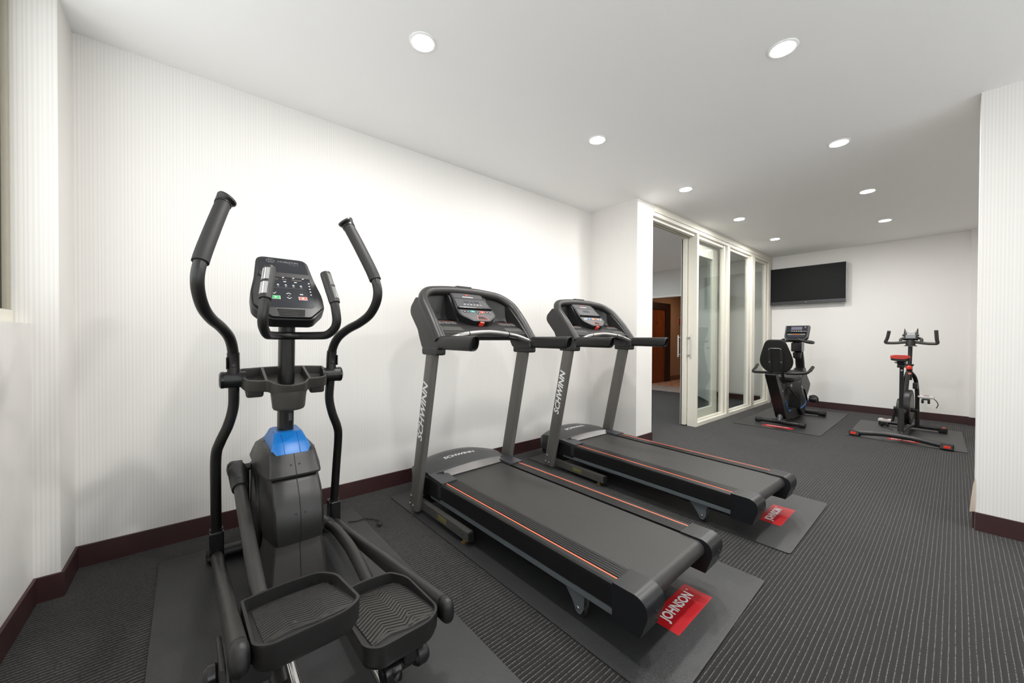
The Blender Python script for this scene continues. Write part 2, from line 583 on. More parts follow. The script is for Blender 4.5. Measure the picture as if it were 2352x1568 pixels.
# ---------------------------------------------------------------- window at the left (window_2)
wt = thing('window_2', 'tall beige metal window at the short wall', None, (-.57, 2.43, 1.151), kind='structure')
def wpart(name, x0, x1, y0, y1, z0, z1, mt, b=.003):
    return add(name, bbox(x0, x1, y0, y1, z0, z1, b), MATS[mt], wt)
wpart('sill', -.06, .008, -3.5, .0, 0, .052, 'cream_paint')
wpart('jamb', -.03, .002, -.035, 0, .052, 1.34, 'window_metal')
wpart('jamb_groove', -.05, -.012, -.047, -.035, .052, 1.34, 'window_gap', 0)
wpart('sash_stile', -.055, -.018, -.085, -.047, .052, 1.34, 'window_metal')
wpart('sash_rail', -.055, -.018, -3.5, -.085, .052, .10, 'window_metal')
wpart('sash_rail', -.055, -.018, -3.5, -.085, 1.29, 1.34, 'window_metal')
wpart('sash_stile', -.055, -.018, -1.80, -1.76, .10, 1.29, 'window_metal')
wpart('pane', -.042, -.036, -1.76, -.085, .10, 1.29, 'pane_glass', 0)
wpart('pane', -.042, -.036, -3.5, -1.80, .10, 1.29, 'pane_glass', 0)

# fill_window: unseen window added opposite the machines to let in soft fill light
w3 = thing('fill_window', 'added unseen beige metal window for fill light opposite the machines', None, (0, -1.85, .55), kind='structure')
for x0, x1 in ((-.95, -.90), (.08, .13), (1.14, 1.19), (2.20, 2.25), (3.25, 3.30)):
    add('mullion', bbox(x0, x1, -.03, .03, 0, 1.91, .003), MATS['window_metal'], w3)
for z0 in (0, 1.86):
    add('rail', bbox(-.90, 3.25, -.03, .03, z0, z0+.05, .003), MATS['window_metal'], w3)
for x0, x1 in ((-.90, .08), (.13, 1.14), (1.19, 2.20), (2.25, 3.25)):
    add('pane', bbox(x0, x1, -.003, .003, .05, 1.86, 0), MATS['pane_glass'], w3)

# ---------------------------------------------------------------- glass partition (window_1) and sliding door (door_1)
gp = thing('window_1', 'cream framed glass partition of tall fixed panes', None, (X2, YL, 0), kind='structure')
def gpart(name, x0, x1, y0, y1, z0, z1, mt='cream_paint', b=.003):
    return add(name, bbox(x0-X2, x1-X2, y0-YL, y1-YL, z0, z1, b), MATS[mt], gp)
XE = 7.545
gpart('header', X2, XE, YL, YL+.12, 2.405, H)
gpart('header_fascia', X2, XE, YL-.012, YL, 2.445, H-.03)
gpart('track', X2, 4.76, YL+.035, YL+.085, 2.375, 2.405)
gpart('track', X2, 4.76, YL+.095, YL+.12, 2.36, 2.405, 'window_metal')
gpart('sill', 4.745, XE, YL, YL+.11, 0, .05)
posts = [(4.745, 4.79), (5.705, 5.79), (6.69, 6.815), (7.49, XE)]
for a, b in posts:
    gpart('post', a, b, YL, YL+.11, .05, 2.405)
for (a, b), (c, d) in zip(posts, posts[1:]):
    # stops round the pane: stepped rebate
    gpart('glazing_bead', b, b+.02, YL+.035, YL+.075, .05, 2.405)
    gpart('glazing_bead', c-.07, c, YL+.022, YL+.075, .05, 2.405)
    gpart('glazing_bead', b+.02, c-.07, YL+.03, YL+.075, .05, .075)
    gpart('glazing_bead', b+.02, c-.07, YL+.03, YL+.075, 2.37, 2.405)
    gpart('pane', b+.015, c-.06, YL+.05, YL+.056, .065, 2.385, 'pane_glass', 0)

# sliding leaf parked behind the first fixed pane
dl = thing('door_1', 'cream framed sliding glass door leaf pushed open', None, (4.705, YL+.115, 0), kind='structure')
def dpart(name, x0, x1, y0, y1, z0, z1, mt='cream_paint', b=.003, parent=dl):
    return add(name, bbox(x0, x1, y0, y1, z0, z1, b), MATS[mt], parent)
dpart('stile', 0, .05, 0, .048, .015, 2.36)
dpart('edge_seal', -.004, 0, .05, .058, .015, 2.36, 'black_deep', 0)
dpart('stile_back', -.002, .05, .058, .066, .015, 2.36)
dpart('stile', .80, .96, 0, .04, .015, 2.36)
dpart('top_rail', .05, .80, 0, .04, 2.20, 2.36)
dpart('bottom_rail', .05, .80, 0, .04, .015, .165)
dpart('pane', .04, .81, .017, .023, .16, 2.21, 'leaf_glass', 0)
for s, y in ((-1, -.05), (1, .112)):
    hb = add('pull_handle', cyl(new(), (.025, y, .865), (.025, y, 1.145), .0085, 14), MATS['chrome'], dl)
    for z in (.895, 1.115):
        add('standoff', cyl(new(), (.025, y, z), (.025, 0 if s < 0 else .066, z), .0075, 12), MATS['chrome'], hb)

# white door standing open in the vestibule (door_3)
a = Vector((7.379, 3.193, 0)); b = Vector((6.659, 2.616, 0))
ang = math.atan2((b-a).y, (b-a).x)
wd = thing('door_3', 'white flush door standing open behind the glass', None, a, ang, kind='structure')
add('leaf', bbox(0, .922, -.02, .02, .012, 2.03, .003), MATS['white_door'], wd)
def rose(z, r):
    return add('rose', lathe(new(), [(r, 0), (r, .008), (r*.8, .014), (.002, .016)], (.862, .02, z), 'y', 20), MATS['chrome'], wd)
rose(1.06, .03)
rr = rose(.945, .028)
add('lever', tube(new(), fillet([(.862, .03, .945), (.862, .065, .945), (.745, .065, .945)], .02), .008, 10), MATS['chrome'], rr)
lev2 = add('rose', lathe(new(), [(.03, 0), (.03, -.008), (.024, -.014), (.002, -.016)], (.862, -.02, 1.06), 'y', 20), MATS['chrome'], wd)
lv = add('rose', lathe(new(), [(.028, 0), (.028, -.008), (.022, -.014), (.002, -.016)], (.862, -.02, .945), 'y', 20), MATS['chrome'], wd)
add('lever', tube(new(), fillet([(.862, -.03, .945), (.862, -.065, .945), (.745, -.065, .945)], .02), .008, 10), MATS['chrome'], lv)

# wooden room door in the corridor (door_2)
dd = thing('door_2', 'brown wooden hotel room door in a dark frame', None, (8.35, 4.84, 0), kind='structure')
FM = mat('dark_frame', (38, 24, 20), .45)
add('leaf', bbox(0, .82, -.03, .0, .01, 1.83, .003), MATS['door_wood'], dd)
add('frame_jamb', bbox(.82, 1.06, -.06, .0, 0, 2.0, .004), FM, dd)
add('frame_jamb', bbox(-.2, 0, -.06, .0, 0, 2.0, .004), FM, dd)
add('frame_head', bbox(0, .82, -.06, .0, 1.83, 2.0, .004), FM, dd)
lettering('221', (.43, -.03, 1.50), (1, 0, 0), (0, 0, 1), .06, mat('door_number', (30, 18, 14), .4), dd, width=.13)
add('peephole', lathe(new(), [(.016, 0), (.016, -.004), (.006, -.008)], (.43, -.03, 1.40), 'y', 12), MATS['brass'], dd)
dh = add('handle_plate', bbox(.73, .785, -.042, -.03, .86, 1.10, .004), FM, dd)
add('lever', tube(new(), fillet([(.76, -.04, .98), (.76, -.08, .98), (.65, -.08, .98)], .02), .009, 10), FM, dh)
fa = thing('fire_alarm', 'small red fire alarm box on the corridor wall', 'fire alarm', (10.02, 4.84, 1.57))
add('housing', bbox(-.06, .06, -.05, 0, -.07, .07, .01), MATS['alarm_red'], fa)
add('back_plate', bbox(-.11, .07, -.012, 0, -.1, .1, .004), mat('alarm_plate', (176, 168, 158), .5), fa)
add('pull_bar', bbox(-.045, .045, -.058, -.05, -.015, .01, .003), MATS['white_print'], fa)

# ---------------------------------------------------------------- downlights
def make_downlight(glow='lamp_glow'):
    d = thing('downlight', 'round white recessed downlight glowing in the grey ceiling', 'ceiling light', group='recessed gym downlights')
    add('trim_ring', lathe(new(), [(.051, 0), (.064, 0), (.0635, -.003), (.059, -.006), (.052, -.006), (.050, -.003)], seg=40), mat('lamp_trim', (238, 238, 236), .5, var=.01), d)
    add('diffuser', lathe(new(), [(.050, -.0035), (.045, -.0055), (.026, -.0075), (.001, -.0085)], seg=40), MATS[glow], d)
    return d
def dup(root, loc):
    r = root.copy(); col.objects.link(r); r.location = loc
    for ch in list(root.children):
        c = ch.copy(); col.objects.link(c); c.parent = r
    return r
la, lb = .8341, 1.3586
spots = [(la+lb*i, 1.6665) for i in range(5)] + [(la+lb*i, .5591) for i in range(5)]
row_a = ['over the floor between the elliptical trainer and its neighbour treadmill', 'above the gap between the two treadmills', 'in front of the white wall pillar', 'beside the sliding glass door', 'above the recumbent bike']
row_b = [None, 'over the open floor behind the treadmill near the elliptical', 'over the open floor level with the white wall end', 'over the open floor opposite the sliding glass door', 'above the spin bike']
d0 = make_downlight()
for i, (x, y) in enumerate(spots):
    if i == 0: d0.location = (x, y, H); d = d0
    else: d = dup(d0, (x, y, H))
    wh = (row_a+row_b)[i]
    if wh: d['label'] = 'round glowing ceiling downlight '+wh
    else: d['label'] = 'round glowing ceiling downlight over the open floor by the window'
dv = make_downlight('hall_glow')
dv.location = (4.5, 3.7, H)
tag(dv, 'round downlight in the vestibule ceiling behind the glass', 'ceiling light', 'vestibule downlights')
tag(dup(dv, (6.0, 4.35, H)), 'added unseen round downlight in the vestibule ceiling near the corridor doorway')  # second lamp, out of view, added to brighten the dark vestibule
dw = make_downlight('warm_glow')
dw.location = (9.2, 3.9, 2.30)
tag(dw, 'warm round downlight in the low corridor ceiling', 'ceiling light', 'corridor downlights')

# ---------------------------------------------------------------- exercise mats
def exercise_mat(label, cx, cy, wd_, ln, rot, logo=True, small=False):
    t = thing('exercise_mat', label, 'mat', (cx, cy, 0), math.radians(rot))
    T = .007
    bm = prism(new(), rrect(-wd_/2, wd_/2, -ln/2, ln/2, .018, 4), 'z', 0, T)
    bev(bm, .0022, 2, 60)
    add('sheet', bm, MATS['mat_rubber'], t)
    # raised border welt a finger's width inside the edge
    bm = new()
    e = .012
    pts = rrect(-wd_/2+e, wd_/2-e, -ln/2+e, ln/2-e, .012, 3)
    rings = []
    P = [Vector((x, y, T-.0004)) for x, y in pts]
    for i in range(len(P)+1):
        a, b, c = P[(i-1) % len(P)], P[i % len(P)], P[(i+1) % len(P)]
        nrm = Vector((-(c-a).y, (c-a).x, 0)).normalized()
        rings.append([b+nrm*.0018, b+Vector((0, 0, .0006)), b-nrm*.0018])
    loft(bm, rings, cap=False, closed=False)
    add('border_welt', bm, MATS['mat_rubber'], t)
    if logo:
        pc = (0, -ln/2+.173, T) if not small else (0, -ln/2+.16, T)
        pw, ph = (.31, .118) if not small else (.24, .09)
        lp = patch('logo_patch', pc, (1, 0, 0), (0, 1, 0), pw, ph, MATS['red_print'], t, .0006)
        lettering('JOHNSON', (pc[0]-.008, pc[1]+.012, T+.0006), (1, 0, 0), (0, 1, 0), ph*.46, MATS['white_print'], lp, width=pw*.74, bold=.03)
        if not small:
            lettering('\u00ae', (pc[0]+pw*.40, pc[1]+.035, T+.0006), (1, 0, 0), (0, 1, 0), .010, MATS['white_print'], lp)
    return t
exercise_mat('black rubber floor mat under the elliptical trainer', .325, 1.487, .905, 1.975, 1.0, logo=False)
exercise_mat('black rubber mat with red logo under the treadmill next to the elliptical', 1.488, 1.52, .91, 1.97, 1.3)
exercise_mat('black rubber mat with red logo under the treadmill by the wall pillar', 2.757, 1.52, .905, 1.97, .3)
exercise_mat('black rubber mat under the recumbent bike near the glass partition', 6.36, 1.437, .895, 1.97, -90+.8)
exercise_mat('short black rubber mat under the red saddled spin bike', 6.325, .37, .885, 1.25, -90+1.5, small=True)

# ---------------------------------------------------------------- television
tv = thing('television', 'flat black television mounted on the back wall', 'television', (7.585, 1.578, 1.68))
W2 = .493
add('casing', bbox(-.018, .03, -W2, W2, 0, .612, .004), MATS['tv_bezel'], tv)
add('screen', bbox(-.021, -.017, -W2+.006, W2-.006, .052, .606, .001), MATS['tv_screen'], tv)
bar = add('lower_bezel', bbox(-.024, -.016, -W2, W2, .0, .048, .003), MATS['tv_bezel'], tv)
add('status_light', bbox(-.0255, -.024, -.01, .01, .022, .027, 0), MATS['grey_print'], bar)
for s in (-1, 1):
    add('side_trim', bbox(-.022, .012, s*W2-.002, s*W2+.002, 0, .612, .001), MATS['silver_bar'], tv)
add('wall_bracket', bbox(.03, .084, -.2, .2, .2, .42, .004), MATS['black_matte'], tv)

# ---------------------------------------------------------------- treadmills
def treadmill(label, loc, rot, variant):
    t = thing('treadmill', label, 'treadmill', loc, math.radians(rot), 'treadmills facing the long wall')
    Z = 0.
    def yz(y, z): return (y, z)
    for s in (-1, 1):
        # floor beam of the base
        bm = bbox(min(s*.345, s*.308), max(s*.345, s*.308), .99, 1.60, .032, .084, .004)
        bb = add('base_beam', bm, MATS['beam_grey'], t)
        add('end_cap', bbox(min(s*.342, s*.311), max(s*.342, s*.311), .978, .995, .034, .082, .004), MATS['black_deep'], bb)
        for yy, zz in ((1.035, .058), (1.06, .070)):
            bolt(bb, (s*.345, yy, zz), (0, s, 0), (0, 0, 1), .004, 'screw', MATS['black_deep'])
        add('levelling_foot', lathe(new(), [(.017, .0075), (.017, .011), (.008, .014), (.006, .033)], (s*.328, 1.045, 0), seg=14), MATS['gold_metal'], bb)
        add('transport_wheel', lathe(new(), [(.02, -.012), (.022, -.009), (.022, .009), (.02, .012)], (s*.328, 1.57, .0295), 'x', 18), MATS['black_deep'], bb)
        if s < 0:
            lb_ = patch('caution_label', (-.345, 1.245, .060), (0, -1, 0), (0, 0, 1), .095, .026, MATS['beam_grey'], bb, .0006)
            lettering('WARNING', (-.3458, 1.245, .062), (0, -1, 0), (0, 0, 1), .012, MATS['yellow_label'], bb, width=.085, name='caution_print')
            for zz in (.0495, .0715):
                patch('label_line', (-.3457, 1.245, zz), (0, -1, 0), (0, 0, 1), .095, .0014, MATS['yellow_label'], bb, .0004)
        # leaning upright
        p0, p1 = Vector((s*.361, 1.540, .030)), Vector((s*.361, 1.318, 1.045))
        bm = tube(new(), [p0, p0+(p1-p0)*.01, p1], [.046, .051, .051], 28, (1, 0, 0), True, [.020, .023, .023], power=.6)
        po = add('upright', bm, MATS['post_grey'], t)
        ax = (p1-p0).normalized()
        if s < 0:
            c = p0+ax*.645
            lettering('SCHWINN', (-.3845, c.y, c.z), ax, (0, 1, 0), .058, MATS['white_print'], po, width=.365, shear=.22, bold=.03)
        for dy, h in ((.022, .085), (.028, .03), (-.012, .028)):
            c = p0+ax*h
            bolt(po, (s*.3842, c.y+dy, c.z), (0, s, 0), (0, 0, 1), .0085)
        # deck rail with ribbed foot strip: ribs are real steps
        xs = [.213+i*.0135 for i in range(6)]
        prof = [(.213, .145), (.213, .236)]
        for i in range(5):
            a = .214+i*.0136
            prof += [(a, .2395), (a+.0105, .2395), (a+.0112, .2365), (a+.0132, .2365)]
        prof += [(.284, .2385), (.285, .2375), (.2915, .2375), (.2925, .2385), (.311, .2375), (.3185, .231), (.3215, .221), (.3215, .152), (.316, .145)]
        bm = prism(new(), [(s*x, z) for x, z in prof], 'y', .128, 1.30)
        rl = add('side_rail', bm, MATS['rail_black'], t, ang=28)
        add('accent_stripe', bbox(min(s*.2852, s*.2912), max(s*.2852, s*.2912), .128, 1.285, .2374, .2389, 0), MATS['orange'], rl)
        add('channel', bbox(min(s*.286, s*.3205), max(s*.286, s*.3205), .13, 1.42, .122, .1455, .002), MATS['channel_grey'], rl)
        add('deck_frame', bbox(min(s*.235, s*.286), max(s*.235, s*.286), .10, 1.60, .095, .150, .003), MATS['black_deep'], t)
        # front part of the rail under the hood corner
        add('rail_front', bbox(min(s*.214, s*.3205), max(s*.214, s*.3205), 1.30, 1.60, .128, .232, .006), MATS['rail_black'], t)
        # hood corner wedge
        poly = round_poly([(s*.3215, 1.283), (s*.2125, 1.290), (s*.208, 1.395), (s*.238, 1.462), (s*.318, 1.462)], .008)
        bm = prism(new(), poly, 'z', .15, .2465)
        for v in bm.verts:
            if v.co.z > .2 and v.co.y > 1.38: v.co.z += .007
        bev(bm, .004, 2, 60)
        add('hood_corner', bm, MATS['hood_grey'] if s < 0 else MATS['hood_grey'], t)
        # rear end cap: rounded block with a dropped tail
        prof = round_poly([(.132, .104), (.132, .243), (.034, .243), (.002, .226), (-.004, .185), (.024, .104)], [.003, .004, .022, .018, .02, .004], 5)
        bm = prism(new(), prof, 'x', s*.2055, s*.3245)
        bev(bm, .005, 3, 50)
        cp = add('end_cap', bm, MATS['cap_black'], t)
        for zz in (.165, .188):
            bolt(cp, (s*.27, -.0045, zz), (1, 0, 0), (0, 0, 1), .005, 'screw', MATS['black_deep'])
        add('roller_boss', lathe(new(), [(.030, 0), (.030, -s*.006), (.022, -s*.008), (.002, -s*.009)], (s*.2055, .062, .200), 'x', 22), MATS['cap_black'], cp)
        # folding caster under the rear of the deck
        pl = round_poly([(.402, .142), (.262, .142), (.262, .108), (.274, .100), (.2785, .045), (.292, .022), (.312, .024), (.330, .060)], [.004, .004, .004, .004, .01, .012, .012, .01])
        bm = prism(new(), pl, 'x', s*.2955, s*.2915)
        prism(bm, pl, 'x', s*.2655, s*.2615)
        cs = add('caster_bracket', bm, MATS['channel_grey'], t)
        add('wheel', lathe(new(), [(.024, -.0095), (.0275, -.007), (.0275, .007), (.024, .0095)], (s*.2785, .301, .0353), 'x', 22), MATS['black_matte'], cs)
        bolt(cs, (s*.2955, .303, .045), (0, s, 0), (0, 0, 1), .0075)
    # running belt round its rollers
    r, cz, y0, y1 = .033, .2005, .060, 1.40
    prof = [(y1, cz+r)] + [(y0-r*math.sin(math.radians(a)), cz+r*math.cos(math.radians(a))) for a in range(0, 181, 12)] + [(y1, cz-r)]
    bm = prism(new(), prof, 'x', -.204, .204)
    add('running_belt', bm, MATS['belt_rubber'], t, ang=40)
    add('cross_bar', bbox(-.31, .31, 1.50, 1.55, .045, .09, .004), MATS['black_deep'], t)
    add('motor_pan', bbox(-.28, .28, 1.42, 1.72, .075, .17, .01), MATS['black_deep'], t)
    # motor hood: crowned cover lofted front to back
    rings = []
    for y, zc, wdt, drop in ((1.4225, .2725, .233, .012), (1.44, .275, .275, .022), (1.46, .275, .300, .030), (1.55, .288, .312, .034), (1.65, .292, .312, .038), (1.715, .285, .306, .040), (1.752, .264, .296, .040), (1.768, .222, .285, .03), (1.772, .13, .270, .01)):
        ring = []
        for k in range(17):
            u = -1+2*k/16
            ring.append((wdt*u, y-.035*(abs(u)**2.4)*(1 if y > 1.6 else .0), zc-drop*abs(u)**2.3))
        ring += [(wdt, y-.035*(1 if y > 1.6 else 0), .125), (-wdt, y-.035*(1 if y > 1.6 else 0), .125)]
        rings.append(ring)
    hood = add('motor_hood', loft(new(), rings), MATS['hood_grey'], t, ang=40)
    rings = []
    for k in range(13):
        u = -1+2*k/12
        x = .2235*u
        z = .262+.012*(1-abs(u)**2.0)
        rings.append([(x, 1.386, .238), (x*1.03, 1.421, z), (x*1.03, 1.424, z-.004), (x, 1.390, .228)])
    add('hood_trim', loft(new(), rings), MATS['hood_silver'], hood)
    add('belt_slot', bbox(-.213, .213, 1.376, 1.402, .20, .2365, 0), MATS['black_deep'], hood)
    tx = lettering('SCHWINN', (-.01, 1.575, 0), (1, 0, 0), (0, 1, 0), .036, MATS['white_print'], hood, width=.25, shear=.15, bold=.02)
    for v in tx.data.vertices:      # print follows the crown of the hood
        q = min(1, max(0, (v.co.y-1.55)/.10))
        v.co.z = .288+.004*q-(.034+.004*q)*(abs(v.co.x)/.312)**2.3+.0009
    # ---- console
    for s in (-1, 1):
        poly = round_poly([(1.215, 1.030), (1.235, 1.105), (1.34, 1.222), (1.43, 1.312), (1.488, 1.350), (1.553, 1.296), (1.563, 1.266), (1.553, 1.238), (1.462, 1.142), (1.449, 1.108), (1.410, 1.038), (1.36, 1.022)], .016, 3)
        bm = prism(new(), poly, 'x', s*.325, s*.388)
        bev(bm, .010, 3, 50)
        add('side_panel', bm, MATS['charcoal'], t)
        bm = bbox(min(s*.330, s*.392), max(s*.330, s*.392), 1.225, 1.405, .998, 1.045, .016, 3)
        add('post_collar', bm, MATS['charcoal_dark'], t)
        # hollow-ended oval hand grip
        rings = []
        def oval(y, a, b, cz_=1.070):
            return [(s*.362+a*math.copysign(abs(math.cos(q))**.75, math.cos(q)), y+(.010 if 0 else 0)-.012*(math.sin(q))*(1 if y < 1. else 0), cz_+b*math.copysign(abs(math.sin(q))**.75, math.sin(q))) for q in (2*math.pi*k/26 for k in range(26))]
        rings = [oval(1.27, .0265, .038), oval(.918, .0275, .040), oval(.908, .0268, .0392), oval(.904, .0245, .037), oval(.905, .0205, .032), oval(.925, .0195, .031)]
        hg = add('hand_grip', loft(new(), rings), MATS['black_plastic'], t)
        add('grip_plug', loft(new(), [oval(.930, .0175, .028), oval(.934, .0175, .028)]), MATS['black_deep'], hg)
    path = fillet([(-.365, 1.238, 1.085), (-.365, 1.345, 1.222), (-.362, 1.455, 1.335), (-.30, 1.520, 1.393), (-.15, 1.540, 1.412), (0, 1.545, 1.416), (.15, 1.540, 1.412), (.30, 1.520, 1.393), (.362, 1.455, 1.335), (.365, 1.345, 1.222), (.365, 1.238, 1.085)], .10, 6)
    add('console_rim', tube(new(), path, .0305, 18, (0, -.7, .7)), MATS['charcoal'], t)
    bm = bbox(-.075, .075, 1.53, 1.57, 1.425, 1.452, .010, 3)
    for v in bm.verts:
        if v.co.z > 1.44: v.co.x *= .82
    add('media_ledge', bm, MATS['charcoal_dark'], t)
    rings = []
    for x in (-.362, -.345, -.32, -.29, -.24, -.15, 0, .15, .24, .29, .32, .345, .362):
        a_ = abs(x)
        if a_ <= .15: ry, rz = 1.541, 1.413
        elif a_ <= .30: q = (a_-.15)/.15; ry, rz = 1.541-.024*q, 1.413-.024*q
        else: q = (a_-.30)/.062; ry, rz = 1.517-.072*q, 1.389-.066*q
        mid = min(1.534, ry-.004)
        rings.append([(x, y, z) for y, z in ((1.262, 1.106), (1.264, 1.128), (1.276, 1.138), (1.345, 1.176), (1.394, 1.204), (min(1.47, mid-.03), 1.207), (min(1.512, mid-.012), 1.222), (mid, 1.255), (ry+.004, rz-.006), (ry+.024, rz-.010), (ry+.028, 1.26), (1.462, 1.135), (1.405, 1.082), (1.29, 1.084))])
    sh = add('console_shell', loft(new(), rings), MATS['charcoal_dark'], t, ang=30)
    sl = Vector((0, .070, .040)).normalized()
    for s in (-1, 1):
        bm = new()
        # bin back panel
        pw = patch('bin_panel', (s*.228, 1.5425, 1.320), (1, 0, 0), (0, .105, .99), .155, .125, MATS['bin_grey'], sh, .002, .02)
        patch('tray_pad', (s*.246, 1.302, 1.1530), (1, 0, 0), sl, .15, .046, MATS['pad_grey'], sh, .0015, .008)
        ks = patch('key_strip', (s*.246, 1.367, 1.1895), (1, 0, 0), (0, .049, .028), .15, .030, MATS['panel_grey'], sh, .0008)
        patch('strip_line', (s*.246, 1.3835, 1.1995), (1, 0, 0), (0, .049, .028), .15, .0018, mat('dim_orange', (150, 84, 68), .5), sh, .0010)
        for k in range(9):
            for j in range(2):
                patch('key', (s*.246-.060+k*.015, 1.361+j*.009, 1.1867+j*.0051), (1, 0, 0), (0, .049, .028), .009, .006, MATS['pad_light'] if (k+j) % 3 else MATS['black_deep'], ks, .0012)
        # dark fin between bin and pod
        add('bin_fin', prism(new(), [(1.39, 1.205), (1.535, 1.225), (1.548, 1.395), (1.50, 1.375)], 'x', s*.138, s*.150), MATS['black_deep'], sh)
    # centre pod: tilted control head
    u = Vector((0, 1, 1)).normalized(); nn = Vector((0, -1, 1)).normalized()
    O = Vector((0, 1.325, 1.205))
    def on(x, tt, n_=0.): return O+Vector((x, 0, 0))+u*tt+nn*n_
    M = frame(O, (1, 0, 0), u)
    poly = round_poly([(-.066, 0), (.066, 0), (.147, .056), (.148, .12), (.132, .216), (.131, .276), (-.131, .276), (-.132, .216), (-.148, .12), (-.147, .056)], [.02, .02, .03, .02, .01, .015, .015, .01, .02, .03], 4)
    bm = prism(new(), poly, 'z', -.062, 0)
    bev(bm, .006, 3, 60)
    pod = add('console_pod', bm, MATS['black_plastic'], t, mtx=M)
    bm = prism(new(), round_poly([(-.05, .012), (.05, .012), (.11, .06), (.11, .15), (-.11, .15), (-.11, .06)], .03, 4), 'z', -.10, -.06)
    add('pod_base', bm, MATS['black_deep'], t, mtx=M)
    patch('logo_panel', on(0, .248), (1, 0, 0), u, .235, .050, MATS['panel_grey'], pod, .001, .008)
    patch('display_panel', on(0, .170), (1, 0, 0), u, .252, .086, MATS['panel_grey'], pod, .003, poly=[(-.130, -.043), (.130, -.043), (.122, .043), (-.122, .043)])
    patch('keypad_panel', on(0, .058), (1, 0, 0), u, .2, .1, MATS['panel_grey'], pod, .001, poly=round_poly([(-.058, -.050), (.058, -.050), (.132, .0), (.132, .046), (-.132, .046), (-.132, .0)], .012))
    add('reading_ledge', bbox(-.136, .136, .113, .124, -.002, .014, .004), MATS['black_gloss'], pod, mtx=M)
    patch('emblem', on(-.003, .258, .001), (1, 0, 0), u, .016, .016, MATS['red_key'], pod, .0008, .0075)
    lettering('SCHWINN', on(-.003, .236, .001), (1, 0, 0), u, .009, MATS['white_print'], pod, width=.085, bold=.02)
    if variant == 0:
        for x in (-.040, .040):
            patch('display_window', on(x, .182, .003), (1, 0, 0), u, .042, .018, MATS['lcd'], pod, .0008)
        patch('display_window', on(0, .180, .003), (1, 0, 0), u, .016, .014, MATS['black_deep'], pod, .0008)
        for k in range(6):
            patch('status_mark', on(-.065+k*.026, .158, .003), (1, 0, 0), u, .012, .004, MATS['grey_print'] if k % 2 else MATS['white_print'], pod, .0008)
        keys = [(-.098, .085, 'black_deep', .020), (-.072, .088, 'black_deep', .018), (-.034, .090, 'teal_key', .036), (.004, .086, 'black_deep', .020), (.042, .088, 'red_key', .038), (.080, .086, 'black_deep', .018), (.104, .083, 'black_deep', .018), (.010, .070, 'black_deep', .014)]
    else:
        patch('display_window', on(-.010, .178, .003), (1, 0, 0), u, .085, .026, MATS['lcd'], pod, .0008, .002)
        for k in range(6):
            patch('status_mark', on(-.060+k*.024, .150, .003), (1, 0, 0), u, .014, .005, MATS['dim_print'], pod, .0008)
        keys = [(-.105, .080, 'grey_print', .016), (-.080, .084, 'grey_print', .014), (-.042, .086, 'blue_trim', .036), (.006, .086, 'amber_key', .034), (.046, .086, 'red_key', .020), (.072, .084, 'grey_print', .014), (.100, .080, 'grey_print', .014)]
    for x, tt, mm, kw in keys:
        kk = patch('key', on(x, tt, .001), (1, 0, 0), u, kw, .016, MATS[mm], pod, .0016, .003)
        patch('key_mark', on(x, tt, .0026), (1, 0, 0), u, .006, .006, MATS['white_print'], pod, .0005, .0025)
    gpoly = [(-.034, -.014), (.050, -.014), (.024, .018), (-.022, .018)]
    patch('speaker_outline', on(.008, .030, .0008), (1, 0, 0), u, 0, 0, MATS['orange'], pod, .0008, poly=[(x*1.10, y*1.14) for x, y in gpoly])
    patch('speaker_grille', on(.008, .030, .0014), (1, 0, 0), u, 0, 0, MATS['black_deep'], pod, .0008, poly=gpoly)
    for k in range(5):
        patch('grille_slat', on(.010, .019+k*.0055, .0022), (1, 0, 0), u, .062-k*.006, .0018, MATS['charcoal'], pod, .0008)
    add('safety_key', bbox(-.017, .017, -.010, .004, -.036, -.004, .004), MATS['red_key'], pod, mtx=M)
    # silver pulse bar with sensor sleeves
    bp = smooth_path([(-.338, 1.238, 1.076), (-.24, 1.250, 1.108), (-.15, 1.256, 1.124), (0, 1.262, 1.134), (.15, 1.256, 1.124), (.24, 1.250, 1.108), (.338, 1.238, 1.076)], 6)
    pb = add('pulse_bar', tube(new(), bp, .0155, 16), MATS['silver_bar'], t)
    for s in (-1, 1):
        sp = smooth_path([(s*.160, 1.2555, 1.1225), (s*.20, 1.2532, 1.1162), (s*.235, 1.2505, 1.1092)], 4)
        add('sensor_sleeve', tube(new(), sp, .0166, 18), MATS['chrome'], pb)
        for q in (s*.158, s*.237):
            zz = 1.1228 if abs(q) < .2 else 1.1086
            add('sleeve_ring', cyl(new(), (q-.003, 1.2555, zz), (q+.003, 1.2555, zz), .0174, 18), MATS['black_deep'], pb)
    return t
treadmill('grey and black treadmill with two display windows, next to the elliptical trainer', (1.440, .646, .0015), 1.27, 0)
treadmill('grey and black treadmill with one display window, next to the wall pillar', (2.584, .655, .0015), -2.04, 1)

